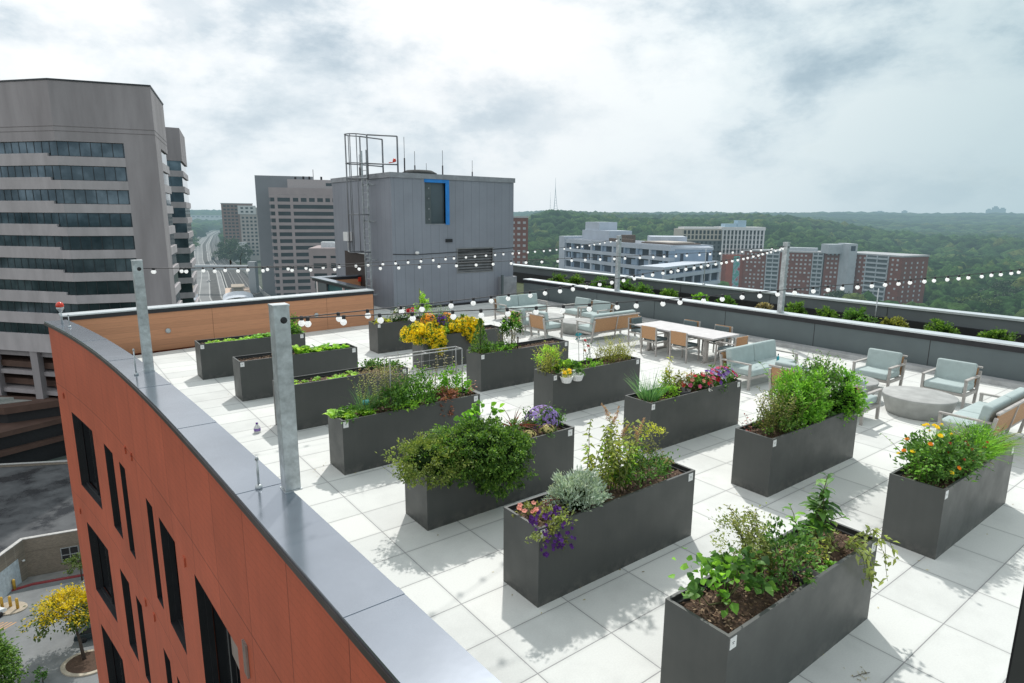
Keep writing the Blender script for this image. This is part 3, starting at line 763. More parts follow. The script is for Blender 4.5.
class Fol:
    """batches of leaves -> one mesh"""
    def __init__(s): s.V, s.F, s.k = [], [], 0
    def add(s, B_, D, L, Wd, fold=.25, droop=.12, upn=.7):
        n = len(B_)
        if n == 0: return s
        B_ = np.asarray(B_, float); D = np.asarray(D, float); D = D/np.maximum(1e-9, np.linalg.norm(D, axis=1, keepdims=True))
        L = np.broadcast_to(L, (n,)).reshape(n,1); Wd = np.broadcast_to(Wd, (n,)).reshape(n,1)
        U = RNG.normal(size=(n,3))*(1-upn); U[:,2] += upn
        S = np.cross(D, U); S /= np.maximum(1e-9, np.linalg.norm(S, axis=1, keepdims=True)); N = np.cross(S, D)
        dz = np.zeros((n,3)); dz[:,2] = 1
        v0 = B_; v2 = B_ + D*L - dz*droop*L
        m_ = B_ + D*L*.42
        v1 = m_ - S*Wd*.5 + N*fold*Wd*.5; v3 = m_ + S*Wd*.5 + N*fold*Wd*.5
        V = np.stack([v0, v1, v2, v3], 1).reshape(-1, 3)
        i = np.arange(n)*4 + s.k
        Fq = np.stack([np.stack([i, i+3, i+2], 1), np.stack([i, i+2, i+1], 1)], 1).reshape(-1, 3)
        s.V.append(V); s.F.append(Fq); s.k += 4*n
        return s
    def big(s, B_, D, L, Wd, droop=.25, upn=.85, fold=.25):
        """larger leaves with a rounder six-sided outline"""
        n = len(B_); B_ = np.asarray(B_, float); D = np.asarray(D, float); D = D/np.maximum(1e-9, np.linalg.norm(D, axis=1, keepdims=True))
        L = np.broadcast_to(L, (n,)).reshape(n,1); Wd = np.broadcast_to(Wd, (n,)).reshape(n,1)
        U = RNG.normal(size=(n,3))*(1-upn); U[:,2] += upn
        S = np.cross(D, U); S /= np.maximum(1e-9, np.linalg.norm(S, axis=1, keepdims=True)); N = np.cross(S, D)
        z = np.array([0,0,1.0])
        p0 = B_; p1 = B_+D*L*.38; p2 = B_+D*L*.72 - z*droop*L*.35; p3 = B_+D*L - z*droop*L
        a1 = p1-S*Wd*.5+N*Wd*fold*.5; b1 = p1+S*Wd*.5+N*Wd*fold*.5; a2 = p2-S*Wd*.36+N*Wd*fold*.35; b2 = p2+S*Wd*.36+N*Wd*fold*.35
        V = np.stack([p0,a1,a2,p3,b2,b1,p1,p2], 1).reshape(-1,3); i = np.arange(n)*8 + s.k
        tri = [(0,6,1),(1,6,7),(1,7,2),(2,7,3),(0,5,6),(5,4,7),(5,7,6),(4,3,7)]
        Fq = np.stack([np.stack([i+t[0], i+t[1], i+t[2]], 1) for t in tri], 1).reshape(-1,3)
        s.V.append(V); s.F.append(Fq); s.k += 8*n
        return s
    def strip(s, P0, D, L, w, bend, seg=4):
        """grass blades"""
        for p, d, l, ww, be in zip(P0, D, L, w, bend):
            d = np.array(d)/np.linalg.norm(d); sd_ = np.cross(d, RNG.normal(size=3)); sd_ /= np.linalg.norm(sd_)
            h = np.array([d[0], d[1], 0]); hn = np.linalg.norm(h); h = h/hn if hn > 1e-6 else np.array([1,0,0])
            V = []
            for k in range(seg+1):
                t = k/seg; c = np.array(p) + d*l*t + h*be*l*t*t*.6 - np.array([0,0,1])*be*l*t*t*.55
                V += [c - sd_*ww*.5*(1-.9*t), c + sd_*ww*.5*(1-.9*t)]
            b = s.k; Fq = []
            for k in range(seg):
                a = b+2*k; Fq += [(a,a+1,a+3),(a,a+3,a+2)]
            s.V.append(np.array(V)); s.F.append(np.array(Fq)); s.k += len(V)
        return s
    def build(s, name, m_, parent=None):
        return np_mesh(name, np.concatenate(s.V), np.concatenate(s.F), m_, parent)

_bm = bmesh.new(); bmesh.ops.create_icosphere(_bm, subdivisions=3, radius=1); ICO = (np.array([x.co[:] for x in _bm.verts]), np.array([[y.index for y in x.verts] for x in _bm.faces])); _bm.free()
def unit(n):
    d = RNG.normal(size=(n,3)); return d/np.linalg.norm(d, axis=1, keepdims=True)

def mound(root, m_, r, n, L, Wd, c=(0,0,0), clumps=None, low=-.15, out=.7, name='foliage', shell=.55, up=.35, stems=6, jit=.2, droop=.12, big=False, fold=.25, upn=.6, core=None):
    """clumpy dome of leaves of half-axes r around c"""
    r = np.array(r, float); c = np.array(c, float); clumps = clumps or max(8, n//45)
    d = unit(clumps*3); d = d[d[:,2] > low][:clumps]
    rad = shell + (1-shell)*RNG.random(len(d))**.6
    rad *= 1 + RNG.normal(0, .10, len(d))
    cen = d*rad[:,None]*r
    k = RNG.integers(0, len(cen), n); cs = jit*(.6+.8*RNG.random(len(cen)))
    P = cen[k] + RNG.normal(size=(n,3))*cs[k][:,None]*r*.9
    Dd = d[k]*out + unit(n)*.8; Dd[:,2] += up
    f = Fol(); sz = RNG.uniform(.6, 1.25, n)
    (f.big if big else f.add)(P + c, Dd, L*sz, Wd*sz, fold=fold, droop=droop, upn=upn)
    o = f.build(name, m_, root)
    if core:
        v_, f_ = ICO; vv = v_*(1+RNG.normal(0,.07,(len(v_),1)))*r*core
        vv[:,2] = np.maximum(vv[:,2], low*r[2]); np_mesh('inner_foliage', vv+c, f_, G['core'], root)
    if stems:
        m2 = MB()
        for q in cen[:stems]:
            b = np.array([RNG.uniform(-.15,.15)*r[0], RNG.uniform(-.15,.15)*r[1], -.0])
            mid = (b + q + c)/2 + RNG.normal(0, .03, 3)
            m2.tube([b, mid, q*.9 + c], .008, 5, r1=.003)
        m2.build('stem', M['twig'], root)
    return o

_FM = {}
def flower_mesh(kind):
    if kind in _FM: return _FM[kind]
    bm = bmesh.new()
    if kind == 'petunia':
        c = bm.verts.new((0,0,-.012)); ring = []
        for k in range(20):
            a = 2*PI*k/20; rr = 1 + .13*math.cos(5*a); ring.append(bm.verts.new((.034*rr*math.cos(a), .034*rr*math.sin(a), .006*math.cos(5*a)+.004)))
        mid = [bm.verts.new((.016*math.cos(2*PI*k/20), .016*math.sin(2*PI*k/20), .001)) for k in range(20)]
        for k in range(20):
            bm.faces.new((c, mid[k], mid[(k+1)%20])); bm.faces.new((mid[k], ring[k], ring[(k+1)%20], mid[(k+1)%20]))
    else:   # pompom of ruffled petals
        for lay, (rr, z, tilt) in enumerate(((.030,.0,.15),(.024,.007,.5),(.016,.013,.9),(.008,.017,1.3))):
            n = 11-2*lay
            for k in range(n):
                a = 2*PI*(k+.4*lay)/n; ca, sa = math.cos(a), math.sin(a); w = .0085
                p = Vector((ca*.003, sa*.003, z)); q = Vector((ca*rr*math.cos(tilt*.5), sa*rr*math.cos(tilt*.5), z+rr*math.sin(tilt*.6))); sd_ = Vector((-sa, ca, 0))*w
                vs_ = [bm.verts.new(p), bm.verts.new(p.lerp(q,.6)+sd_), bm.verts.new(q), bm.verts.new(p.lerp(q,.6)-sd_)]
                bm.faces.new(vs_)
    me = bpy.data.meshes.new(kind + '_flower'); bm.to_mesh(me); bm.free(); _FM[kind] = me
    return me
_FMM = {}
def flower(kind, m_, parent, loc, nrm, sc_=1.0, name='flower'):
    key = (kind, m_.name)
    if key not in _FMM:
        me = flower_mesh(kind).copy(); me.materials.clear(); me.materials.append(m_); _FMM[key] = me
    o = bpy.data.objects.new(name, _FMM[key]); COL.objects.link(o); o.parent = parent
    o.location = loc; q = Vector(nrm).to_track_quat('Z', 'Y'); o.rotation_euler = q.to_euler(); o.scale = (sc_, sc_, sc_)
    return o
def flower_mass(name, m_, parent, P, N, size):
    """many small blooms of one plant as one part"""
    V, F_, k = [], [], 0
    for p, nn in zip(P, N):
        nn = nn/np.linalg.norm(nn); a = np.cross(nn, RNG.normal(size=3)); a /= np.linalg.norm(a); b = np.cross(nn, a); s_ = size*RNG.uniform(.7,1.25)
        vs_ = [p + nn*s_*.15]
        for j in range(8):
            t = 2*PI*j/8; rr = s_*(1.0 if j % 2 == 0 else .62); vs_.append(p + a*math.cos(t)*rr + b*math.sin(t)*rr - nn*s_*.12)
        V += vs_; F_ += [(k, k+1+j, k+1+(j+1) % 8) for j in range(8)]; k += 9
    o = np_mesh(name, np.array(V), np.array(F_), m_, parent); o['kind'] = 'stuff'; return o

def stalks(root, m_, n, spread, h, leafL, leafW, per=14, lean=.15, plume=None, plume_n=0, thick=.006, base=(0,0,0), big=False, droop=.3, leaf_from=.12, dirbias=(0,0)):
    f = Fol(); st = MB(); pl = []
    for i in range(n):
        b = np.array(base) + np.array([RNG.uniform(-1,1)*spread[0], RNG.uniform(-1,1)*spread[1], 0])
        hh = h*RNG.uniform(.6, 1.1); ln = RNG.normal(0, lean, 2)*hh + np.array(dirbias)*hh
        pts = [b + np.array([ln[0]*t*t, ln[1]*t*t, hh*t]) + np.r_[RNG.normal(0,.008,2),0]*(t > 0) for t in np.linspace(0,1,6)]
        st.tube(pts, thick, 5, r1=thick*.4)
        t = np.linspace(leaf_from, 1, per); P = np.array([np.interp(t, np.linspace(0,1,6), [p[j] for p in pts]) for j in range(3)]).T
        an = np.arange(per)*2.4 + RNG.uniform(0,6)
        D = np.stack([np.cos(an), np.sin(an), np.full(per,.45)], 1) + RNG.normal(0,.25,(per,3))
        sz = RNG.uniform(.6,1.15,per)*(1.05-.5*np.abs(t-.5))
        (f.big if big else f.add)(P, D, leafL*sz, leafW*sz, droop=droop)
        if plume and i < plume_n: pl.append((pts[-1], pts[-1]-pts[-2]))
    st.build('stem', M['twig'], root); f.build('foliage', m_, root)
    for p, d in pl:
        g = Fol(); k = 150; t = RNG.random(k); d = d/np.linalg.norm(d)
        bend = np.array([RNG.normal(0,.05), RNG.normal(0,.05), 0])
        P = np.array(p) + d*(t[:,None]*.20-.03) + bend*t[:,None]**2 + RNG.normal(0,.013,(k,3))*(1.25-t[:,None])
        g.add(P, unit(k)*.75 + d, RNG.uniform(.02,.05,k)*(1.15-.7*t), .010, 0, .25)
        g.build('plume', plume, root)

def blades(root, m_, n, spread, h, w=.009, lean=.25, bend=.35, name='foliage', base=(0,0,0)):
    a = RNG.uniform(0, 2*PI, n); rr = np.sqrt(RNG.random(n))
    P = np.stack([np.cos(a)*rr*spread[0], np.sin(a)*rr*spread[1], np.zeros(n)], 1) + np.array(base)
    D = np.stack([np.cos(a)*lean*rr + RNG.normal(0,.12,n), np.sin(a)*lean*rr + RNG.normal(0,.12,n), np.ones(n)], 1)
    Fol().strip(P, D, h*RNG.uniform(.55,1.1,n), np.full(n,w)*RNG.uniform(.7,1.2,n), np.abs(RNG.normal(bend,.2,n))).build(name, m_, root)

def rosettes(root, m_, n, area, L, Wd, per=11, up=.7, name='foliage', h=.0):
    f = Fol()
    for i in range(n):
        c = np.array([RNG.uniform(-1,1)*area[0], RNG.uniform(-1,1)*area[1], RNG.uniform(0,h)]); a = np.arange(per)*2.4+RNG.uniform(0,6); s_ = RNG.uniform(.65,1.2)
        D = np.stack([np.cos(a), np.sin(a), up+.5*RNG.random(per)], 1)
        f.big(np.repeat(c[None],per,0)+RNG.normal(0,.012,(per,3)), D, L*s_*RNG.uniform(.6,1.1,per), Wd*s_*RNG.uniform(.7,1.1,per), droop=.35, fold=.5)
    f.build(name, m_, root)

for (u, v, L, lab) in PL:
    t = thing('planter_box', lab, 'planter', (u, v, 0), 0, 'charcoal planter boxes')
    m = MB(); th = .028
    o4 = [(0,0),(L,0),(L,PWD),(0,PWD)]; i4 = [(th,th),(L-th,th),(L-th,PWD-th),(th,PWD-th)]
    for k in range(4):
        (a,b),(c,d) = o4[k], o4[(k+1)%4]; (e,f_),(g,h) = i4[k], i4[(k+1)%4]
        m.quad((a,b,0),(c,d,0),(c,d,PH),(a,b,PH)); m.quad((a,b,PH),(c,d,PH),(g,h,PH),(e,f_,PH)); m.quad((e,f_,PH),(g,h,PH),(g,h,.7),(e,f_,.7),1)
    m.build('shell', [M['charcoal'], M['charcoal_in']], t)
    lip = MB(); lz = PH-.045      # inner ledge
    j4 = [(th+.03,th+.03),(L-th-.03,th+.03),(L-th-.03,PWD-th-.03),(th+.03,PWD-th-.03)]
    for k in range(4):
        (e,f_),(g,h) = i4[k], i4[(k+1)%4]; (a,b),(c,d) = j4[k], j4[(k+1)%4]
        lip.quad((e,f_,lz),(g,h,lz),(c,d,lz),(a,b,lz)); lip.quad((a,b,lz),(c,d,lz),(c,d,.74),(a,b,.74))
    lip.build('inner_ledge', M['charcoal_in'], t)
    soil_mesh(L, t, bare=(v in (13.50, 11.18, 2.26)))
    for x in (.055, L-.085):
        m = MB(); m.box(x-.04, x+.04, -.004, 0, PH-.115, PH-.02); o = m.build('number_plate', M['white'], t)
        m = MB()
        for k, (xa, xb, za) in enumerate(((-.014,.014,PH-.06),(-.010,.008,PH-.074))): m.box(x+xa, x+xb, -.0055, -.004, za-.0025, za+.0025)
        m.build('plate_print', M['tag_ink'], o)

def plant(i, x, y, name, label, cat='plant', z=.80, group=None):
    u, v, L, _ = PL[i-1]
    return thing(name, label, cat, (u+x, v+y, z), RNG.uniform(-.2,.2) if False else 0, group)

# P7 front right
p = plant(7,.42,.33,'bean_plant','low rounded pale leaves at the near end of the front planter, beside the mulch')
mound(p, G['green'], (.36,.24,.26), 250, .078, .068, (0,0,.10), big=True, droop=.3, stems=8, low=0)
mound(p, G['bright'], (.36,.25,.28), 110, .075, .066, (0,0,.10), big=True, droop=.3, stems=0, name='young_leaves', low=0)
p = plant(7,.98,.36,'cosmos_plant','feathery pale plant leaning over the middle of the front planter')
stalks(p, G['olive'], 16, (.14,.10), .62, .06, .022, 40, .14, thick=.005, dirbias=(-.22,.12))
mound(p, G['pale'], (.26,.20,.26), 1100, .034, .015, (-.16,.09,.44), stems=3, name='blossoms', shell=.25, low=-1)
p = plant(7,1.12,.22,'fern_leaf_plant','dark fine leaved bushy plant at the middle of the front planter')
mound(p, G['green'], (.22,.19,.32), 900, .055, .025, (0,0,.17), stems=10, low=-.4)
p = plant(7,2.02,.42,'pepper_plant','tall pepper plant with long pointed leaves at the far end of the front planter')
stalks(p, G['green'], 4, (.04,.04), .70, .21, .080, 15, .07, big=True, droop=.4, thick=.009, leaf_from=.25)
stalks(p, G['bright'], 6, (.20,.10), .36, .16, .055, 9, .25, big=True, droop=.3, thick=.007)
p = plant(7,2.12,.10,'tomato_plant','sprawling tomato vine hanging over the side of the front planter')
f = Fol(); st = MB()
for k in range(9):
    a = RNG.uniform(-.30,.34); b = np.array([a*.6,.05,.02]); e = np.array([a+.08, -.16-.10*RNG.random(), -.05-.40*RNG.random()])
    mid = np.array([(b[0]+e[0])/2, -.05, .14]); pts = [b, mid, (mid+e)/2+np.array([0,-.04,.06]), e]; st.tube(pts, .005, 4, r1=.002)
    tt = np.linspace(.2,1,16); P = np.array([np.interp(tt, np.linspace(0,1,4), [q[j] for q in pts]) for j in range(3)]).T
    f.add(P+RNG.normal(0,.02,(16,3)), unit(16)+np.array([0,-.3,.1]), RNG.uniform(.04,.09,16), .035, .3, .3)
st.build('stem', M['twig'], p); f.build('foliage', G['pale'], p)
mound(p, G['pale'], (.34,.16,.09), 130, .055, .026, (-.15,.1,.08), stems=0, name='upper_leaves', shell=.2)
p = plant(7,1.62,.26,'wilted_plant','straggling yellowed seedlings over bare mulch in the front planter')
stalks(p, G['yellowgreen'], 10, (.26,.16), .13, .05, .02, 7, .9, thick=.004)
mound(p, G['twiggy'], (.32,.2,.06), 150, .06, .018, (0,0,.03), stems=8, name='dry_leaves', shell=.1)
p = plant(7,1.58,.10,'seedling_plant','small bright seedling at the edge of the front planter'); rosettes(p, G['bright'], 5, (.10,.05), .09, .04, 8)
p = plant(7,1.32,.12,'pot_rim','round black plastic pot sunk in the mulch of the front planter','pot', .80)
m = MB(); m.lathe([(.105,-.06),(.115,.03),(.105,.03),(.095,-.05)],20); m.build('rim', M['cable'], p)

# P6 silver / plumes
p = plant(6,.13,.10,'petunia','dark violet petunias trailing over the corner of the plume planter','flowers')
mound(p, G['pale'], (.26,.17,.11), 420, .042, .022, (0,-.02,.05), stems=0, low=-.5)
mound(p, G['olive'], (.17,.07,.13), 200, .036, .018, (.02,-.15,-.05), stems=0, low=-.9, name='trailing_foliage')
for k in range(95):
    a = RNG.uniform(-.18,.24); y = RNG.uniform(-.25,.02); z = .13+RNG.uniform(-.03,.05) if y > -.10 else RNG.uniform(-.20,.10)
    flower('petunia', F['deepviolet'] if k % 5 else F['purple'], p, (a, y, z), (RNG.normal(0,.4), -.8, .7+RNG.normal(0,.3)), .55)
p = plant(6,.16,.34,'pink_flower_plant','few salmon pink flowers at the left corner of the plume planter','flowers')
mound(p, G['olive'], (.15,.12,.08), 130, .05, .025, (0,0,.04), stems=4)
for k in range(8): flower('petunia', F['salmon'], p, (RNG.uniform(-.14,.14), RNG.uniform(-.14,.06), .10+RNG.uniform(0,.05)), (RNG.normal(0,.3),-.4,1), .8)
p = plant(6,.42,.30,'coleus','upright dark red foliage spike beside the silver bush'); stalks(p, G['maroon'], 6, (.05,.05), .22, .07, .04, 12, .08, thick=.006)
p = plant(6,.72,.24,'dusty_miller','silver grey mounded bush in the plume planter','shrub')
mound(p, G['silver'], (.33,.26,.27), 3600, .055, .015, (0,0,.10), clumps=150, stems=8, up=.8, jit=.11, low=-.2, core=.6)
stalks(p, G['silver'], 3, (.05,.04), .50, .03, .01, 8, .08, thick=.004)
p = plant(6,1.42,.34,'plume_weed','tall yellow green weeds with dry pink brown plumes','plant')
stalks(p, G['pale'], 15, (.42,.17), .86, .10, .040, 30, .16, G['plume'], 5, thick=.007, droop=.65); stalks(p, G['yellowgreen'], 5, (.36,.15), .74, .09, .036, 30, .16, thick=.006, droop=.6)
stalks(p, G['lime'], 8, (.28,.15), .60, .085, .036, 28, .2, thick=.006, droop=.5)
p = plant(6,1.72,.20,'leafy_shrub','dense green fine leaved shrub under the plumes','shrub')
mound(p, G['green'], (.34,.22,.26), 1100, .045, .022, (0,0,.12), stems=8)
p = plant(6,2.02,.30,'goldenrod','airy pale goldenrod stems at the far end of the plume planter')
stalks(p, G['olive'], 9, (.24,.14), .62, .05, .018, 26, .22, thick=.004, droop=.3)
mound(p, G['yellowgreen'], (.30,.2,.12), 260, .028, .016, (.0,0,.54), stems=0, name='blossoms', shell=.2)
p = plant(6,2.25,.26,'dry_plant','low dry greyish stems in the far corner of the plume planter'); mound(p, G['twiggy'], (.20,.2,.10), 260, .045, .016, (0,0,.05), stems=8)

# P5 big bush
p = plant(5,.62,.20,'spilling_bush','huge dense green bush spilling over the end of its planter','shrub')
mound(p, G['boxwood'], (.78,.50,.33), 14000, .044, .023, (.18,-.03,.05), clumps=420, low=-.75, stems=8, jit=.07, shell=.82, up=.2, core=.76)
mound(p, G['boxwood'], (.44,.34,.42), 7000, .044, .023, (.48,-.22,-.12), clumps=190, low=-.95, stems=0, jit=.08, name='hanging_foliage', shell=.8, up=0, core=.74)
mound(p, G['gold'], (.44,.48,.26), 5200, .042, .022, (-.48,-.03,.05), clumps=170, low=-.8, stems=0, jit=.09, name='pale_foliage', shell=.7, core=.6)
p = plant(5,1.10,.42,'nasturtium','few round leaved stems rising behind the spilling bush'); mound(p, G['bright'], (.22,.12,.16), 60, .10, .085, (0,0,.40), big=True, stems=8, low=-.2)
p = plant(5,1.56,.30,'spiky_dracaena','small dark spiky plant in a white pot behind the bush','plant')
m = MB(); m.lathe([(.055,0),(.085,.16),(.075,.16),(.05,.02)],16); m.build('pot', M['white'], p)
blades(p, G['maroon'], 34, (.02,.02), .36, .024, 1.4, .5, base=(0,0,.15))
p = plant(5,2.12,.33,'purple_mum','round mound of lilac purple chrysanthemums','flowers')
mound(p, G['green'], (.27,.22,.24), 600, .05, .028, (0,0,.10), stems=5)
d = unit(900); d = d[d[:,2] > .05][:300]; flower_mass('blossoms', F['violet'], p, d*np.array([.29,.24,.27])+np.array([0,0,.10]), d, .024)
p = plant(5,1.72,.14,'yellow_mum','small clump of pale yellow chrysanthemums, left one of two by the white pot','flowers')
mound(p, G['green'], (.12,.10,.08), 150, .04, .02, (0,0,.03), stems=3); d = unit(300); d = d[d[:,2] > .2][:90]; flower_mass('blossoms', F['cream'], p, d*np.array([.12,.10,.09])+np.array([0,0,.04]), d, .018)
p = plant(5,2.02,.11,'yellow_mum','round clump of pale yellow chrysanthemums in front of the lilac mound','flowers')
mound(p, G['green'], (.13,.10,.10), 150, .04, .02, (0,0,.05), stems=3); d = unit(300); d = d[d[:,2] > .1][:110]; flower_mass('blossoms', F['cream'], p, d*np.array([.13,.10,.11])+np.array([0,0,.06]), d, .018)
p = plant(5,1.84,.30,'small_shrub','small round dark green shrub beside the lilac chrysanthemums','shrub'); mound(p, G['dark'], (.15,.13,.15), 700, .03, .016, (0,0,.10), stems=4)

# P4 herbs
p = plant(4,.28,.27,'lettuce','yellow green leafy lettuce at the near end of the herb planter'); rosettes(p, G['lime'], 20, (.26,.20), .19, .09, 10); mound(p, G['green'], (.26,.22,.10), 220, .06, .03, (0,0,.06), stems=0, name='low_leaves')
p = plant(4,.52,.30,'chives','thin blue green chive blades in the herb planter, tied with teal tape'); blades(p, G['blade'], 120, (.10,.09), .52, .008, .35, .2)
m = MB(); m.lathe([(.05,.16),(.055,.19),(.05,.22)],12); m.build('tie', M['hose'], p)
p = plant(4,.78,.38,'flowering_herb','airy purple grey flowering herb rising at the back of the herb planter')
stalks(p, G['pale'], 40, (.34,.15), .72, .045, .017, 24, .22, thick=.004); mound(p, G['twiggy'], (.42,.22,.18), 800, .025, .014, (0,.02,.55), stems=0, name='blossoms', shell=.3)
p = plant(4,.92,.20,'basil','dark bushy basil in front of the airy herb'); mound(p, G['green'], (.36,.22,.30), 1300, .06, .034, (0,0,.08), stems=6); mound(p, G['lime'], (.3,.12,.10), 220, .055, .03, (.1,-.14,.06), stems=0, name='young_leaves')
p = plant(4,1.42,.28,'oregano','dark green rounded oregano mound in the middle of the herb planter'); mound(p, G['green'], (.36,.26,.42), 1800, .05, .028, (0,0,.06), stems=6); mound(p, G['bright'], (.36,.26,.43), 700, .05, .028, (0,0,.07), stems=0, name='young_leaves')
p = plant(4,1.92,.14,'coral_plant','coral orange foliage plant trailing over the herb planter','flowers'); mound(p, G['rust'], (.17,.13,.13), 240, .055, .03, (0,0,.06), stems=4); mound(p, G['rust'], (.12,.06,.16), 110, .05, .028, (-.12,-.15,-.06), stems=0, low=-.9, name='trailing_foliage')
p = plant(4,2.15,.36,'parsley','bright green upright parsley at the far end of the herb planter'); mound(p, G['bright'], (.28,.20,.34), 800, .06, .035, (0,0,.12), stems=6)
p = plant(4,2.36,.10,'red_vine','thin coral leaved stems at the far corner of the herb planter'); stalks(p, G['rust'], 4, (.08,.05), .30, .06, .035, 8, .2, thick=.004)
p = plant(4,1.72,.34,'dead_plant','patch of dark spent stems beside the coral plant'); mound(p, G['maroon'], (.16,.14,.14), 220, .05, .02, (0,0,.06), stems=8)
p = plant(4,1.62,.40,'wire_trellis','white wire trellis frame standing in the herb planter','trellis')
m = MB(); hx = .68
for y in (-.12, .08):
    for x in (-hx, hx): m.tube([(x,y,0),(x,y,.84)], .007, 6)
    m.tube([(-hx,y,.84),(hx,y,.84)], .010, 6)
    if y > 0: m.tube([(-hx,y,.52),(hx,y,.52)], .007, 6)
for x in (-hx, 0, hx): m.tube([(x,-.12,.84),(x,.08,.84)], .007, 6)
m.build('frame', M['wire'], p)
m = MB()
for k in range(9):
    x = -hx + 2*hx*(k+.5)/9; m.tube([(x,.08,0),(x,.08,.84)], .002, 4)
for k in range(4): m.tube([(-hx,.08,.12+.18*k),(hx,.08,.12+.18*k)], .002, 4)
m.build('netting', M['wire'], p)
p = plant(4,1.80,.50,'climbing_vine','thin half dry vine climbing the white wire trellis'); stalks(p, G['twiggy'], 16, (.68,.03), .80, .05, .035, 15, .08, thick=.004); stalks(p, G['olive'], 9, (.66,.03), .55, .055, .035, 12, .1, thick=.004)

# P3, P2, P1
p = plant(3,.95,.28,'seedlings','band of pale green seedlings in the planter behind the nearest post'); rosettes(p, G['lime'], 46, (.72,.21), .09, .05, 8)
p = plant(3,2.05,.28,'leafy_greens','darker leafy greens at the far end of the seedling planter'); mound(p, G['green'], (.38,.24,.22), 520, .07, .04, (0,0,.04), stems=5)
p = plant(2,1.95,.28,'lettuce','pale green upright lettuce in the half bare planter'); rosettes(p, G['lime'], 26, (.58,.20), .20, .10, 10, 1.4); rosettes(p, G['bright'], 14, (.55,.20), .24, .09, 9, 1.6, 'tall_leaves')
p = plant(2,1.38,.30,'mustard_greens','light yellow green mustard leaves next to the bare soil'); rosettes(p, G['lime'], 7, (.10,.12), .30, .12, 10, 1.8)
p = plant(2,1.02,.20,'drip_hose','short black drip hose lying on bare soil in the half bare planter','hose', .81); m = MB(); m.tube([(-.2,0,.01),(0,.06,.05),(.12,.0,.02),(.26,-.05,.03)],.012,6); m.build('tube', M['cable'], p)
p = plant(1,.72,.28,'salad_greens','low pale salad greens in the planter by the timber wall'); rosettes(p, G['lime'], 40, (.62,.20), .11, .06, 8)
p = plant(1,1.55,.28,'salad_greens','taller mid green salad leaves in the middle of the planter by the timber wall'); rosettes(p, G['bright'], 22, (.26,.20), .17, .08, 9, 1.0)
p = plant(1,2.22,.30,'parsley','bushy dark parsley at the far end of the planter by the timber wall'); mound(p, G['green'], (.26,.24,.36), 700, .07, .04, (0,0,.06), stems=5); mound(p, G['bright'], (.25,.23,.36), 260, .07, .04, (0,0,.07), stems=0, name='young_leaves')

# P8
p = plant(8,.30,.28,'sedum','low yellow green plant at the near end of the sapling planter'); mound(p, G['yellowgreen'], (.26,.22,.12), 320, .06, .03, (0,0,.05), stems=4)
p = plant(8,.88,.26,'white_flower_plant','white flowered bush beside dark red blooms in the sapling planter','flowers'); mound(p, G['dark'], (.34,.22,.34), 700, .06, .032, (0,0,.08), stems=5)
d = unit(300); d = d[(d[:,2] > 0)][:70]; flower_mass('blossoms', F['whitep'], p, d*np.array([.36,.24,.36])+np.array([0,0,.08]), d, .04)
p = plant(8,1.12,.20,'red_flower_plant','dark red flower heads beside the white flowered bush','flowers'); mound(p, G['green'], (.16,.14,.24), 200, .05, .03, (0,0,.06), stems=3)
for k in range(7): flower('pompom', F['red'], p, (RNG.uniform(-.12,.12), RNG.uniform(-.14,.05), .30+RNG.uniform(-.05,.08)), (0,-.4,1), 2.0)
p = plant(8,1.52,.28,'pale_sapling','pale green upright sapling tied to a stake','sapling'); m = MB(); m.tube([(0,0,0),(0,0,.95)],.012,6); m.build('stake', M['twig'], p)
mound(p, G['lime'], (.26,.24,.36), 620, .075, .04, (.0,0,.42), stems=6, low=-.8)
p = plant(8,2.20,.28,'wispy_herb','wispy grey green herb at the far end of the sapling planter'); stalks(p, G['silver'], 18, (.26,.18), .42, .05, .016, 20, .2, thick=.004); blades(p, G['blade'], 60, (.2,.16), .35, .009)

# P9 yellow mums
def mum(p, lumps, m_, n_each, size=.027, leaf='green'):
    PP, NN = [], []
    for (cx, cy, cz, r_) in lumps:
        mound(p, G[leaf], (r_*1.02,)*3, int(260*r_/.2), .05, .026, (cx, cy, cz), low=-.9, stems=0, shell=.7, jit=.16)
        d = unit(int(1.7*n_each*(r_/.2)**2)); d = d[d[:,2] > -.85]; keep = RNG.random(len(d)) < .9
        d = d[keep]; PP.append(d*r_*RNG.uniform(.8,1.3,(len(d),1))+np.array([cx,cy,cz])); NN.append(d)
    flower_mass('blossoms', m_, p, np.concatenate(PP), np.concatenate(NN), size)
def lumps(x0, x1, n, y0, y1, z0, z1, r0, r1): return [(RNG.uniform(x0,x1), RNG.uniform(y0,y1), RNG.uniform(z0,z1), RNG.uniform(r0,r1)) for _ in range(n)]
p = plant(9, .05, .24, 'yellow_mum', 'large loose mass of yellow chrysanthemums, the part nearer the timber wall', 'flowers', group='yellow chrysanthemum masses')
mum(p, lumps(-.46,.54,46,-.28,.16,.0,.32,.07,.13)+lumps(-.3,.5,9,-.34,-.26,-.10,.10,.06,.10), F['yellow'], 250)
p = plant(9, 1.30, .24, 'yellow_mum', 'large loose mass of yellow chrysanthemums, the part nearer the cone conifer', 'flowers', group='yellow chrysanthemum masses')
mum(p, lumps(-.50,.48,44,-.28,.16,.0,.34,.07,.13)+lumps(-.1,.4,8,-.34,-.28,-.20,.06,.06,.10), F['yellow'], 250)
p = plant(9,.42,.02,'yellow_mum','yellow chrysanthemums hanging down the middle of the planter side','flowers')
mum(p, lumps(-.18,.14,13,-.16,-.06,-.36,.05,.05,.09), F['yellow'], 300)
p = plant(9,.72,.22,'lime_foliage','low lime green leaves between the two yellow chrysanthemum masses'); mound(p, G['lime'], (.26,.22,.20), 420, .06, .03, (0,-.05,.08), stems=4)
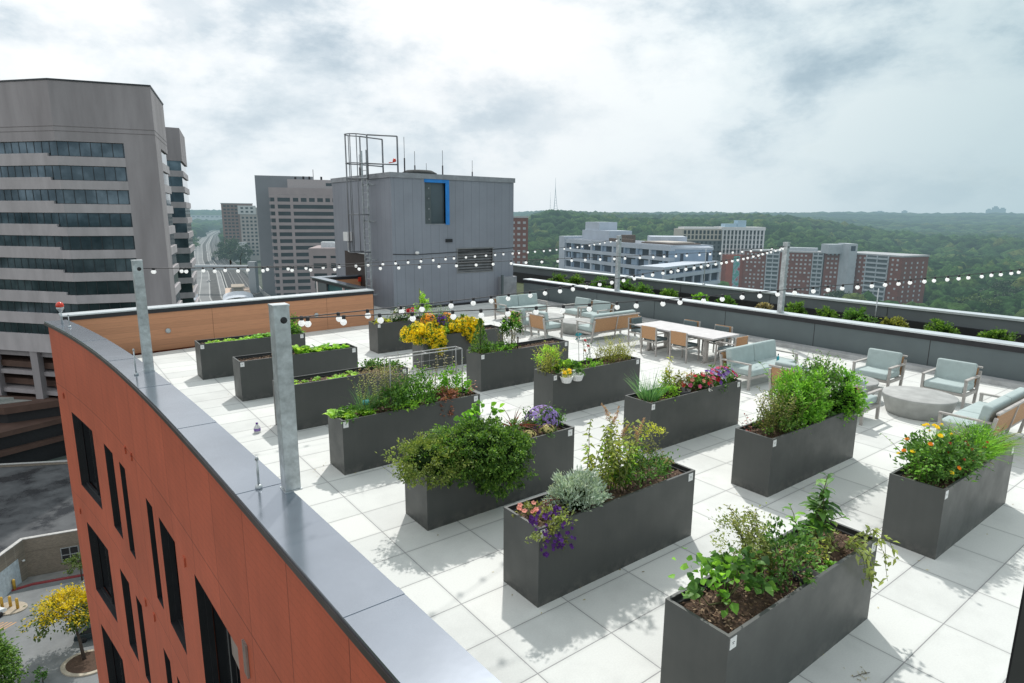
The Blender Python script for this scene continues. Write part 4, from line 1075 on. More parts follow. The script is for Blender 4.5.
p = plant(9,.74,.34,'purple_flower_plant','dark purple flowers between the yellow chrysanthemum mounds','flowers'); mound(p, G['green'], (.2,.2,.44), 500, .06, .03, (0,0,.10), stems=4); d = unit(400); d = d[d[:,2] > .1][:130]; flower_mass('blossoms', F['purple'], p, d*np.array([.21,.21,.46])+np.array([0,0,.10]), d, .034)
p = plant(9,.42,.46,'orange_mum','orange chrysanthemum ball rising behind the yellow mounds, near the timber wall','flowers'); mound(p, G['green'], (.26,.22,.44), 420, .06, .03, (0,0,.12), stems=3); d = unit(700); d = d[d[:,2] > .0][:240]; flower_mass('blossoms', F['orange'], p, d*np.array([.27,.23,.46])+np.array([0,0,.14]), d, .032)
p = plant(9,.98,.50,'orange_mum','orange chrysanthemum ball rising behind the yellow mounds, near the lounge','flowers'); mound(p, G['green'], (.28,.22,.40), 420, .06, .03, (0,0,.10), stems=3); d = unit(700); d = d[d[:,2] > .0][:240]; flower_mass('blossoms', F['orange'], p, d*np.array([.29,.23,.44])+np.array([0,0,.12]), d, .032)

# P10
p = plant(10,.22,.34,'cone_conifer','small cone shaped conifer at the end of its planter','conifer')
n = 1500; t = RNG.random(n)**1.4; a = RNG.uniform(0,2*PI,n); rr = (1-t)*.24*(.5+.5*RNG.random(n)**.5)*(1+.15*np.sin(a*5+t*20)); f = Fol()
f.add(np.stack([np.cos(a)*rr,np.sin(a)*rr,t*.78+.03],1), np.stack([np.cos(a),np.sin(a),np.full(n,.9)],1)+RNG.normal(0,.3,(n,3)), .055, .02, .2, 0); f.build('foliage', G['boxwood'], p); m = MB(); m.tube([(0,0,0),(0,0,.7)],.02,6,r1=.006); m.build('trunk', M['bark'], p)
p = plant(10,.55,.22,'ground_cover','low mixed greens around the cone conifer'); mound(p, G['green'], (.5,.24,.16), 650, .06, .034, (0,0,.04), stems=4); mound(p, G['bright'], (.5,.22,.15), 200, .06, .034, (0,0,.05), stems=0, name='young_leaves')
p = plant(10,.95,.34,'twiggy_shrub','grey twiggy shrub with few leaves beside the cone conifer','shrub'); stalks(p, G['twiggy'], 26, (.26,.15), .60, .04, .02, 14, .25, thick=.005)
p = plant(10,1.12,.36,'standard_tree','small round headed tree on a thin stem above bare soil','sapling'); m = MB(); m.tube([(0,0,0),(.02,0,.3),(0,0,.5)],.014,6); m.build('trunk', M['bark'], p); mound(p, G['dark'], (.19,.19,.28), 620, .08, .04, (0,0,.58), stems=0, low=-.9); mound(p, G['bright'], (.19,.19,.28), 220, .08, .04, (0,0,.60), stems=0, low=-.5, name='young_leaves')
p = plant(10,1.12,.12,'wooden_stake','short brown stake by the twiggy shrub','stake', .78); m = MB(); m.tube([(0,0,0),(.01,0,.34)],.018,6); m.build('rod', M['bark'], p)

# P11
p = plant(11,.16,.34,'yellow_shrub','upright yellow green shrub at the near end of the white pot planter','shrub'); stalks(p, G['yellowgreen'], 40, (.20,.17), .56, .055, .018, 26, .28, thick=.005, droop=.0)
mound(p, G['lime'], (.30,.24,.28), 700, .05, .018, (0,0,.30), stems=0, name='inner_foliage', up=.9)
p = plant(11,.55,.24,'strawberry_plant','low leafy greens above the white pots'); mound(p, G['green'], (.3,.2,.14), 320, .07, .045, (0,0,.05), stems=4); mound(p, G['lime'], (.28,.2,.14), 130, .07, .045, (0,0,.06), stems=0, name='young_leaves')
p = plant(11,1.08,.28,'low_herbs','mixed low herbs in the middle of the white pot planter'); mound(p, G['bright'], (.38,.22,.14), 420, .06, .03, (0,0,.05), stems=5)
p = plant(11,1.30,.40,'rose_stem','thin leggy stem with dark red buds in the white pot planter'); stalks(p, G['dark'], 5, (.12,.08), .62, .06, .04, 10, .15, thick=.006, dirbias=(-.1,0))
for k in range(3): flower('pompom', F['red'], p, (RNG.uniform(-.15,.05), RNG.uniform(-.1,.1), .3+.12*k), (0,-.5,1), 1.3)
p = plant(11,1.15,.50,'teal_pinwheel','small teal plastic pinwheel on a wire in the white pot planter','ornament'); m = MB(); m.tube([(0,0,0),(-.04,0,.62)],.006,5); m.build('rod', M['wire'], p)
m = MB()
for k in range(4):
    a = PI/2*k+.4; m.add([(-.04,0,.62),(-.04+.12*math.cos(a),-.01,.62+.12*math.sin(a)),(-.04+.08*math.cos(a+.8),.03,.62+.08*math.sin(a+.8))],[(0,1,2)])
m.build('vanes', M['hose'], p)
p = plant(11,1.98,.30,'rosemary','broad yellow green rosemary bush at the far end of the white pot planter','shrub'); stalks(p, G['yellowgreen'], 60, (.34,.20), .50, .045, .014, 26, .3, thick=.004, droop=0); mound(p, G['olive'], (.46,.28,.22), 1300, .04, .016, (0,0,.12), stems=5, name='inner_foliage')
for x, lab in ((.27,'white hanging pot with yellow flowers, left of two on the planter side'), (.56,'white hanging pot with a dark green plant, right of two on the planter side')):
    u, v, L, _ = PL[10]; p = thing('hanging_pot', lab, 'pot', (u+x, v-.085, .64), 0, 'white pots hung on a planter')
    m = MB(); m.lathe([(.085,.05),(.095,.06),(.128,.16),(.136,.175),(.115,.175),(.10,.12)],18); m.build('pot', M['white'], p); m = MB(); m.box(-.05,.05,.082,.09,.05,.24); m.box(-.05,.05,.07,.11,.236,.242); m.build('hook', M['white'], p)
    mound(p, G['yellowgreen'] if x < .4 else G['green'], (.11,.10,.10), 200, .045, .022, (0,0,.19), stems=0)
    if x < .4:
        for k in range(14): flower('pompom', F['yellow'], p, (RNG.uniform(-.09,.09), RNG.uniform(-.09,.06), .24+RNG.uniform(0,.07)), (0,-.4,1), .9)

# P12 petunias
p = plant(12,.32,.32,'chives','tall blue green chive clump at the near end of the petunia planter'); blades(p, G['blade'], 170, (.16,.15), .55, .013, .55, .25)
p = plant(12,.66,.20,'basil','bright lime basil cushion beside the tall chives'); mound(p, G['lime'], (.26,.18,.16), 520, .055, .035, (0,0,.05), stems=4)
p = plant(12,.86,.42,'yellow_spire','upright yellow leaved spire behind the lime basil'); stalks(p, G['yellowgreen'], 8, (.08,.07), .62, .10, .04, 16, .08, thick=.006, droop=.1); stalks(p, G['lime'], 8, (.12,.1), .36, .08, .04, 12, .2, thick=.006)
p = plant(12,1.02,.20,'black_pot','empty black nursery pot sunk in the petunia planter','pot', .78); m = MB(); m.lathe([(.15,-.02),(.17,.11),(.155,.11),(.14,0)],20); m.build('rim', M['cable'], p)
p = plant(12,1.25,.36,'white_flower_plant','pale cream flowering plant between basil and petunias','flowers'); mound(p, G['olive'], (.24,.18,.26), 420, .055, .03, (0,0,.08), stems=4); d = unit(200); d = d[d[:,2] > .1][:40]; flower_mass('blossoms', F['whitep'], p, d*np.array([.25,.19,.28])+np.array([0,0,.08]), d, .028)
for (x, cols, lab) in ((1.55,('red','pink','red','salmon'),'bright red and pink petunia clump, nearest the cream flowers'), (1.95,('purple','violet','lilac','pink'),'purple and lilac petunia clump in the middle of its planter'), (2.32,('pink','violet','red','purple'),'mixed pink and violet petunia clump at the far end of its planter')):
    p = plant(12, x, .27, 'petunia', lab, 'flowers', group='petunia clumps')
    mound(p, G['green'], (.30,.25,.20), 700, .055, .034, (0,0,.06), stems=4, low=-.3); mound(p, G['dark'], (.28,.24,.15), 260, .055, .034, (0,0,.04), stems=0, name='inner_foliage')
    for k in range(34):
        d = unit(1)[0]; d[2] = abs(d[2])
        flower('petunia', F[cols[k % 4]], p, (d[0]*.31, d[1]*.25-.02, d[2]*.24+.07), (d[0], d[1]-.4, d[2]+.3), RNG.uniform(1.0,1.3))
    for k in range(9):
        d = unit(1)[0]; d[2] = abs(d[2]); flower('petunia', F['whitep'], p, (d[0]*.3, d[1]*.24-.04, d[2]*.18+.04), (d[0], d[1]-.4, d[2]+.3), 1.0)

# P13 green bushes
p = plant(13,.50,.26,'pink_leaf_shrub','loose grey green shrub with rosy shoots at the near end of the feathery planter','shrub'); stalks(p, G['olive'], 48, (.28,.2), .66, .055, .024, 28, .22, thick=.005, droop=.1); mound(p, G['boxwood'], (.34,.26,.24), 900, .045, .022, (0,0,.08), stems=4, name='inner_foliage'); stalks(p, G['rust'], 5, (.22,.15), .5, .03, .014, 10, .2, thick=.004)
p = plant(13,.12,.42,'dark_sprig','thin dark sprig in the corner of the feathery planter'); stalks(p, G['maroon'], 5, (.06,.05), .30, .05, .03, 7, .3, thick=.003)
p = plant(13,1.18,.28,'feathery_bush','tall bright green feathery bush in the middle of its planter','shrub')
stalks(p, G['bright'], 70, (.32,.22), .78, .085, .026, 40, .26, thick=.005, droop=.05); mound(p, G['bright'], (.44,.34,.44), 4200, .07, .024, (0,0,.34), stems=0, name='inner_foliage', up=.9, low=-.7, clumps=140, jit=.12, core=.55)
p = plant(13,1.80,.36,'pale_flower_shrub','tall dark shrub dotted with pale blossom behind the feathery bush','shrub')
stalks(p, G['green'], 34, (.36,.18), .95, .07, .034, 34, .22, thick=.006, droop=.15); mound(p, G['green'], (.46,.32,.46), 2200, .065, .034, (0,0,.34), stems=0, name='inner_foliage', low=-.7); d = unit(300); d = d[d[:,2] > -.2][:110]; flower_mass('blossoms', F['whitep'], p, d*np.array([.48,.34,.50])+np.array([0,0,.48]), d, .020)
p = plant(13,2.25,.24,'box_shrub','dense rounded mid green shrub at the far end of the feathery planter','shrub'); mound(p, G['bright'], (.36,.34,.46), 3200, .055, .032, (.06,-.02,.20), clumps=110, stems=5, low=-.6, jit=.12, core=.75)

# P14 marigolds
p = plant(14,.62,.34,'marigold','tall bush of yellow marigolds in the planter by the concrete tables','flowers')
mound(p, G['green'], (.46,.28,.36), 1900, .07, .03, (0,.02,.10), stems=14); stalks(p, G['bright'], 18, (.34,.2), .55, .07, .028, 14, .25, thick=.005)
for k in range(21):
    d = unit(1)[0]; d[2] = abs(d[2]); flower('pompom', F['yellow'] if k % 5 else F['orange'], p, (d[0]*.52-.05, d[1]*.34, d[2]*.46+.17), (d[0]*.5, d[1]*.5-.3, 1), RNG.uniform(.9,1.3))
p = plant(14,.92,.14,'scarlet_flower_plant','dark leaved plant with scarlet flower heads along the near edge of the marigold planter','flowers')
mound(p, G['green'], (.48,.17,.28), 1500, .06, .026, (0,.02,.08), stems=8)
for k in range(17):
    x = RNG.uniform(-.45,.45); flower('pompom', F['scarlet'], p, (x, RNG.uniform(-.12,.12), .30+RNG.uniform(-.14,.10)), (0,-.5,1), RNG.uniform(.7,1.0))
p = plant(14,.40,.15,'low_green_plant','low blue green ferny plant at the near corner of the marigold planter'); mound(p, G['green'], (.30,.16,.24), 900, .05, .016, (0,0,.06), stems=6)
p = plant(14,.12,.36,'white_flower_plant','leggy leafy plant with small pale blooms at the corner of the marigold planter'); stalks(p, G['bright'], 10, (.10,.12), .45, .08, .04, 12, .3, big=True, thick=.005, dirbias=(-.2,0))
p = plant(14,1.72,.30,'grassy_clump','arching long bladed green grass clump in the marigold planter','grass plant'); blades(p, G['bright'], 420, (.38,.20), .52, .011, .75, .6); mound(p, G['bright'], (.42,.26,.26), 800, .06, .016, (0,0,.08), stems=0, name='low_leaves')
p = plant(14,2.15,.30,'grassy_clump','paler grass clump with dry tips at the far end of the marigold planter','grass plant'); blades(p, G['olive'], 260, (.26,.2), .48, .010, .8, .7); mound(p, G['green'], (.28,.24,.2), 420, .05, .016, (0,0,.06), stems=0, name='low_leaves')
p = plant(14,1.40,.20,'dry_herb','patch of bare dry stems between marigolds and grass'); mound(p, G['twiggy'], (.2,.15,.10), 220, .06, .012, (0,0,.04), stems=8)

# shrubs in the bed behind the parapet
bedv = [(12.35,.62,'twiggy'),(11.15,.85,'green'),(10.05,.72,'green'),(9.0,.95,'bright'),(7.95,.72,'olive'),(6.75,.85,'green'),(5.35,.70,'green'),(4.35,.70,'bright'),(23.6,.95,'green'),(22.2,.95,'green'),(20.6,1.05,'bright'),(18.9,1.05,'bright'),(18.0,.9,'bright'),(16.6,.8,'green'),(15.1,.7,'lime'),(13.9,.75,'bright')]
wheres = ['pale twiggy shrub behind the parapet just past the brick side post','dark round shrub behind the parapet right of the post before the brick apartments','second dark shrub right of the post before the brick apartments','bright full shrub in the bed, tallest one right of the brick side post','greyish loose shrub in the bed, next right of the bright tall one','broad dark shrub in the bed above the chair pair by the big round table','small shrub in the bed near the edge of view','bright shrub in the bed at the very edge of view','dark green shrub in the bed closest to the grey rooftop box','second dark shrub along the bed from the grey rooftop box','bright shrub in the bed, third from the grey rooftop box','bright shrub just left of the post behind the lounge chairs','bright shrub just right of the post behind the lounge chairs','dark low shrub second right of the post behind the lounge chairs','lime low shrub in the middle of the bed','bright low shrub in the bed behind the dining table']
for (v, s_, g), lab in zip(bedv, wheres):
    s_ *= .74
    s_ *= .9; g = {'green':'boxwood','bright':'green','lime':'bright'}.get(g, g)
    p = thing('bed_shrub', lab, 'shrub', (20.7, v, .12), 0, 'shrubs in the bed behind the parapet')
    mound(p, G[g], (.62*s_,.68*s_,.56*s_), 1500, .09, .042, (0,0,.34+.34*s_), stems=8, low=-.7, up=.6, jit=.14, core=.62)

# ------------------------------------------------------------------ outdoor furniture  (local: +y is the way one faces when seated)
def lounge(label, kind, u, v, face, w=.82, seats=1, group=None, d=.80):
    t = thing('sofa' if seats > 1 else 'armchair', label, kind, (u, v, 0), face, group)
    hw = w/2; b = .05
    def leg(nm, pts):
        m = MB(); m.bar(pts[0], pts[1], b, b, up=(1,0,0)); return m.build(nm, M['frame'], t)
    for s in (-1, 1):
        x = s*(hw-b/2)
        leg('leg', ((x, d/2-.04, 0), (x, d/2-.04, .575)))
        leg('leg', ((x, -d/2+.10, 0), (x, -d/2-.02, .70)))
        m = MB(); m.bar((x, -d/2+.03, .60), (x, d/2-.01, .60), .06, .03, up=(0,0,1)); m.build('armrest', M['frame'], t)
    m = MB(); y0, y1 = -d/2+.09, d/2-.04
    m.box(-hw+b, hw-b, y1-.02, y1+.02, .25, .31); m.box(-hw+b, hw-b, y0-.02, y0+.02, .25, .31)
    for s in (-1, 1): x = s*(hw-b/2); m.box(x-.02, x+.02, y0+.03, y1-.03, .25, .31)
    if seats > 1: m.box(-.02, .02, y0+.02, y1-.02, .25, .31)
    m.build('seat_frame', M['frame'], t)
    for k in range(seats):
        cw = (w-.10)/seats; cx = -hw+.05+cw*(k+.5)
        cushion('seat_cushion', cw-.012, d-.10, .15, M['cushion'], t, (cx, .045, .385))
        cushion('back_cushion', cw-.015, .15, .46, M['cushion'], t, (cx, -d/2+.165, .64), .17)
        m = MB(); m.add([(cx-cw/2+.01,-d/2+.055,.33),(cx+cw/2-.01,-d/2+.055,.33),(cx+cw/2-.01,-d/2-.025,.77),(cx-cw/2+.01,-d/2-.025,.77),(cx-cw/2+.01,-d/2+.035,.33),(cx+cw/2-.01,-d/2+.035,.33),(cx+cw/2-.01,-d/2-.045,.77),(cx-cw/2+.01,-d/2-.045,.77)],
              [(0,1,2,3),(7,6,5,4),(0,4,5,1),(2,6,7,3),(1,5,6,2),(3,7,4,0)])
        m.build('back_panel', M['wicker'], t)
        if seats > 1 and k: 
            m = MB(); x = -hw+.05+cw*k; m.bar((x,-d/2+.09,.0),(x,-d/2-.05,.78),.035,.035,up=(1,0,0)); m.build('leg', M['frame'], t)
    m = MB(); m.bar((-hw, -d/2-.035, .775), (hw, -d/2-.035, .775), .05, .035); m.build('top_rail', M['frame'], t)
    return t
FP_U, FM_U, FP_V, FM_V = -PI/2, PI/2, 0.0, PI      # facing +u, -u, +v, -v
ga = 'lounge armchairs'
lounge('two seat sofa with teal cushions by the grey rooftop box, facing the round tables', 'sofa', 14.72, 18.92, FM_V, 2.05, 2, 'two seat sofas')
lounge('tan backed armchair seen from behind, the one nearer the grey rooftop box', 'armchair', 12.88, 16.40, FP_U, .78, 1, ga)
lounge('tan backed armchair seen from behind, the one nearer the bare soil planter', 'armchair', 12.98, 15.34, FP_U, .78, 1, ga)
lounge('teal armchair against the grey parapet, left of the pair behind the round tables', 'armchair', 15.98, 17.05, FM_U, .86, 1, ga)
lounge('teal armchair against the grey parapet, right of the pair behind the round tables', 'armchair', 15.94, 16.02, FM_U, .92, 1, ga)
lounge('two seat sofa showing its tan woven back beside the dining table', 'sofa', 14.55, 14.10, FP_V, 2.05, 2, 'two seat sofas')
lounge('two seat sofa with teal back cushions between dining table and feathery bush', 'sofa', 13.62, 8.08, FM_V, 2.05, 2, 'two seat sofas')
lounge('tan backed armchair half hidden behind the feathery bush, beside a sofa', 'armchair', 12.70, 6.66, FP_U, .80, 1, ga)
lounge('armchair hidden behind the bushes with one arm showing by the big concrete table', 'armchair', 12.50, 5.42, FP_U, .80, 1, ga)
lounge('teal armchair facing the small concrete table, its back to the parapet', 'armchair', 15.24, 6.08, FM_U, .82, 1, ga)
lounge('teal armchair behind the big concrete table, its back to the parapet', 'armchair', 15.38, 4.68, FM_U, .84, 1, ga)
lounge('sofa with tan back and pale cushions behind the marigold planter', 'sofa', 13.15, 3.40, FP_V, 2.05, 2, 'two seat sofas')

def drum(label, u, v, r, h):
    t = thing('drum_table', label, 'table', (u, v, 0), 0, 'round concrete tables')
    m = MB(); m.lathe([(r*.80,0),(r*.84,.02),(r*.985,h-.05),(r,h-.03),(r,h-.008),(r-.012,h),(0,h)], 48); m.build('drum', M['concrete'], t)
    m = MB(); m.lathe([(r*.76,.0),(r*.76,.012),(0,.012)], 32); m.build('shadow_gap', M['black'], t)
    return t
drum('big round concrete drum table in front of the far right armchair', 13.90, 4.72, .66, .40)
drum('smaller round concrete table partly behind the leafy bushes', 14.02, 6.14, .56, .40)
drum('round concrete table in front of the sofa by the grey rooftop box', 14.22, 16.92, .70, .40)
drum('round concrete drum table between the tan sofa and the parapet armchairs', 14.42, 15.35, .66, .40)

dt = thing('dining_table', 'long pale topped dining table surrounded by tan backed chairs', 'table', (14.52, 11.02, 0))
m = MB(); m.box(-.58,.58,-1.38,1.38,.70,.745); m.build('table_top', M['tabletop'], dt, bevel=.006)
m = MB(); m.box(-.48,.48,-1.2,1.2,.64,.70); m.build('apron', M['frame'], dt)
for y in (-1.02, .95):
    for x in (-.38, .38):
        m = MB(); m.box(x-.05, x+.05, y-.05, y+.05, .05, .64); m.build('leg', M['frame'], dt)
    m = MB(); m.box(-.5,.5,y-.05,y+.05,0,.05); m.build('foot', M['frame'], dt)
def dchair(label, u, v, face):
    t = thing('dining_chair', label, 'chair', (u, v, 0), face, 'chairs around the dining table')
    w, d, b = .58, .56, .035; hw = w/2
    for s in (-1, 1):
        x = s*(hw-b/2)
        m = MB(); m.bar((x, d/2-.02, 0), (x, d/2-.03, .64), b, b, up=(1,0,0)); m.build('leg', M['frame'], t)
        m = MB(); m.bar((x, -d/2+.0, 0), (x, -d/2-.03, .83), b, b, up=(1,0,0)); m.build('leg', M['frame'], t)
        m = MB(); m.bar((x, -d/2-.02, .65), (x, d/2-.005, .65), .045, .025); m.build('armrest', M['frame'], t)
    m = MB(); m.box(-hw+b, hw-b, d/2-.045, d/2-.01, .37, .41); m.box(-hw+b, hw-b, -d/2+.0, -d/2+.035, .37, .41); m.box(-hw+.003,-hw+.032,-d/2+.03,d/2-.05,.37,.41); m.box(hw-.032,hw-.003,-d/2+.03,d/2-.05,.37,.41); m.build('seat_frame', M['frame'], t)
    cushion('seat_cushion', w-.09, d-.08, .08, M['seatdark'], t, (0, 0, .455), 0, .03)
    m = MB(); m.add([(-hw+b,-d/2+.005,.47),(hw-b,-d/2+.005,.47),(hw-b,-d/2-.02,.83),(-hw+b,-d/2-.02,.83),(-hw+b,-d/2-.018,.47),(hw-b,-d/2-.018,.47),(hw-b,-d/2-.043,.83),(-hw+b,-d/2-.043,.83)],
          [(0,1,2,3),(7,6,5,4),(0,4,5,1),(2,6,7,3),(1,5,6,2),(3,7,4,0)]); m.build('back_panel', M['wicker'], t)
    cushion('back_cushion', w-.13, .06, .30, M['seatdark'], t, (0, -d/2+.055, .67), .07, .025)
dchair('tan backed dining chair on the planter side of the table, nearer the tan sofa', 13.90, 11.55, FP_U)
dchair('tan backed dining chair on the planter side of the table, nearer the petunias', 13.92, 10.52, FP_U)
dchair('dining chair across the table by the parapet, nearer the tan sofa', 15.20, 11.52, FM_U)
dchair('dining chair across the table by the parapet, with its pale back edge showing', 15.20, 10.42, FM_U)
dchair('dining chair at the end of the table beside the tan sofa', 14.58, 12.66, FM_V)
dchair('dining chair at the end of the table beside the teal cushioned sofa', 14.40, 9.42, FP_V)
t = thing('bottle', 'small bottle standing on the sofa seat by the feathery bush', 'bottle', (14.02, 7.86, .465))
m = MB(); m.lathe([(.03,0),(.032,.10),(.012,.14),(.012,.16),(0,.16)],12); m.build('body', M['hose'], t); m = MB(); m.lathe([(.015,.16),(.015,.19),(0,.19)],10); m.build('cap', M['cable'], t)
t = thing('spray_bottle', 'white and purple plastic jug left on the pavers by the nearest post', 'jug', (2.80, 11.35, 0))
t.scale = (.62, .62, .62)
m = MB(); m.lathe([(.085,0),(.095,.03),(.09,.17),(.04,.23),(.03,.26),(0,.26)],16); m.build('body', M['white'], t); m = MB(); m.lathe([(.034,.26),(.034,.30),(0,.30)],12); m.build('cap', F['purple'], t); m = MB(); m.lathe([(.0965,.06),(.0955,.14)],16); m.build('sticker', F['violet'], t)
t = thing('dry_twig', 'dry brown twig lying on the pavers before the front planter', 'twig', (5.28, 1.93, .002))
f = Fol(); f.add(np.stack([RNG.normal(0,.05,26), RNG.normal(0,.035,26), np.full(26,.008)],1), np.stack([RNG.normal(size=26),RNG.normal(size=26),np.zeros(26)],1), .025, .008, .1, 0); f.build('leaf', G['twiggy'], t)
m = MB(); m.tube([(-.09,.03,.006),(0,0,.010),(.08,-.03,.006)],.003,4); m.build('stem', M['bark'], t)
f = Fol(); n = 260; k = RNG.integers(0, len(PL), n); P = np.array([[PL[i][0]+RNG.uniform(-.35,PL[i][2]+.35), PL[i][1]+RNG.choice([-1,1])*RNG.exponential(.16)+(RNG.random() < .5)*PWD, .006] for i in k])
f.add(P, np.stack([RNG.normal(size=n), RNG.normal(size=n), np.zeros(n)],1), RNG.uniform(.012,.045,n), RNG.uniform(.008,.02,n), .1, 0); tag(f.build('fallen_leaves', G['twiggy']), kind='stuff')
# window mullion of the room the view is taken from
t = thing('window_mullion', 'dark window mullion standing at the lower edge of the view', 'window frame', (0, 0, 0))
m = MB(); m.box(1.774,1.90,.10,.3266,1.21,6.4); m.build('post', mat('dark_mullion',(.05,.052,.05),.5), t)
m = MB(); m.box(1.80,1.88,.3266,.336,1.21,6.4); m.build('gasket', M['cable'], t)

# ------------------------------------------------------------------ the city below and beyond (x right, y ahead, metres; roof = z 0, street = z -40)
GZ = -40.0
def sstep(x, a, b):
    t = np.clip((x-a)/(b-a), 0, 1); return t*t*(3-2*t)
def terrain(x, y):
    r = np.hypot(x, y); az = np.degrees(np.arctan2(x, y))
    right = sstep(az, -4, 12)
    h = GZ - 16*right*sstep(r, 140, 330)
    mid = sstep(az, -2, 4)*(1-sstep(az, 20, 34))
    h = h + mid*42*sstep(r, 480, 1000)
    h = h + sstep(az, 20, 32)*(6*sstep(r,600,1100) + 62*sstep(r, 1400, 4600))
    h = h + (1-sstep(az,-2,4))*45*sstep(r, 1700, 3800) + mid*18*sstep(r, 1400, 4000)
    h = h + (6*np.sin(x/190+1)*np.sin(y/230) + 4*np.sin(x/97+y/130))*sstep(r, 380, 900)*right
    return h
rs = np.concatenate([[0, 30, 60, 100], np.linspace(140, 1000, 32), np.linspace(1100, 6000, 40), [8000, 12000, 20000]])
azs = np.radians(np.linspace(-180, 180, 181))
RR, AA = np.meshgrid(rs, azs, indexing='ij'); X, Y = RR*np.sin(AA), RR*np.cos(AA)
Z = terrain(X, Y) - .06
V = np.stack([X*RGT.x + Y*FWD.x, X*RGT.y + Y*FWD.y, Z], -1).reshape(-1, 3)
na = len(azs); Fq = []
for i in range(len(rs)-1):
    for j in range(na-1): Fq.append((i*na+j, i*na+j+1, (i+1)*na+j+1, (i+1)*na+j))
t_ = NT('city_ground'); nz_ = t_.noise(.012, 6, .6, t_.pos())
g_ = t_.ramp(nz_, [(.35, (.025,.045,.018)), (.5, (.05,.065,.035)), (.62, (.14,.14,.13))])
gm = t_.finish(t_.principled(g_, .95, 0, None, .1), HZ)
tag(np_mesh('ground', V, np.array(Fq), gm, None, True), kind='structure')

asph = mat('asphalt', (.19,.195,.195), .9, 0, .16, .35, .1, 20, obj=False, haze=HZ)
def sheet(name, pts, m_, dz=.02, kind='structure'):
    m = MB(); n = len(pts); m.add([W(x, y, GZ+dz) for x, y in pts], [tuple(range(n))]); return tag(m.build(name, m_), kind=kind)
sheet('car_park', [(-100,30),(-20,30),(-20,100),(-52,130),(-100,92)], asph, .01)

def bldg(name, label, x, y, z0, ang=0.0, cat='building', group=None):
    return thing(name, label, cat, W(x, y, z0), YAW+ang, group)
def windows(root, quads, m_, name='window', off=None):
    """each pane its own part; past a hundred the rest as one part"""
    for q in quads[:95]:
        m = MB(); m.add(q, [(0,1,2,3)]); m.build(name, m_, root)
    if len(quads) > 95:
        m = MB()
        for q in quads[95:]: m.add(q, [(0,1,2,3)])
        o = m.build('windows', m_, root); o['kind'] = 'stuff'
def fgrid(x0, x1, z0, z1, nx, nz, ww, wh, y=-.06, skip=None):
    """window quads on a front (facing -y)"""
    out = []; dx = (x1-x0)/nx; dz = (z1-z0)/nz
    for k in range(nz-1, -1, -1):
        for i in range(nx):
            if skip and skip(i, k): continue
            cx, cz = x0+dx*(i+.5), z0+dz*(k+.5)
            out.append([(cx-ww/2,y,cz-wh/2),(cx+ww/2,y,cz-wh/2),(cx+ww/2,y,cz+wh/2),(cx-ww/2,y,cz+wh/2)])
    return out
def inset(poly, d):
    n = len(poly); ar = sum(poly[i][0]*poly[(i+1)%n][1]-poly[(i+1)%n][0]*poly[i][1] for i in range(n)); s = 1 if ar > 0 else -1; out = []
    for i in range(n):
        p0, p1, p2 = Vector(poly[i-1]), Vector(poly[i]), Vector(poly[(i+1)%n])
        a = (p1-p0).normalized(); b = (p2-p1).normalized(); na_ = Vector((-a.y, a.x))*s; nb = Vector((-b.y, b.x))*s
        bis = (na_+nb).normalized(); out.append(tuple(p1 + bis*(d/max(.3, bis.dot(na_)))))
    return out

# --- the big office tower on the left
CONC = mat('tower_concrete', (.335,.305,.312), .85, 0, .13, .35, .06, 9, stretch=(1,1,.16))
SPAN = mat('tower_spandrel', (.455,.42,.428), .85, 0, .10, .5, .05, 9, stretch=(1,1,.3))
def coated_glass():
    t = NT('office_glass'); n1 = t.noise(.16, 4, .6, t.pos())
    c = t.ramp(n1, [(.32, (.03,.05,.062)), (.5, (.07,.10,.12)), (.68, (.16,.21,.245))])
    return t.finish(t.principled(c, .06, .62, t.bump(t.noise(.5, 2, .5, t.pos()), .05, .05)))
OG = coated_glass()
BAR = mat('glazing_bar', (.035,.04,.045), .4, .3)
BROWN = mat('brown_fascia', (.10,.056,.042), .8, 0, .15, .5)
DARK = mat('dark_interior', (.018,.018,.02), .6)
tw_ = bldg('office_tower', 'large pale concrete office tower with dark ribbon windows on the left', -61.67, 111.95, GZ)
T = lambda p: (p[0]+61.67, p[1]-111.95)
zt = lambda z: z-GZ
A2, A1, Bp, Cp, Dp = (-120,117), (-84.7,109.0), (-75.4,106.85), (-61.67,111.95), (-69.45,130.1)
main = [T(p) for p in (A2, A1, Bp, Cp, Dp, (-92,142), (-125,150))]
lerp = lambda p, q, t: (p[0]+(q[0]-p[0])*t, p[1]+(q[1]-p[1])*t)
m = MB(); m.prism(main, zt(15.55), zt(25.0)); m.build('crown_wall', CONC, tw_)
m = MB(); m.prism(inset(main, -.1), zt(25.003), zt(25.25)); m.build('roof_edge', BAR, tw_)
m = MB(); m.prism(inset(main, -.02), zt(17.85), zt(17.95)); m.prism(inset(main, -.02), zt(17.1), zt(17.2)); m.build('wall_groove', mat('groove',(.2,.18,.18),.9), tw_)
P66, P40 = T(lerp(Bp, Cp, .67)), T(lerp(Cp, Dp, .38))
pier = [P66, T(Cp), P40, (P40[0]-3.5, P40[1]-.5), (P66[0]-.5, P66[1]+3.0)]
m = MB(); m.prism(inset(pier, -.012), zt(-19.2), zt(15.548)); m.build('corner_pier', CONC, tw_)
gl = inset(main, .32)
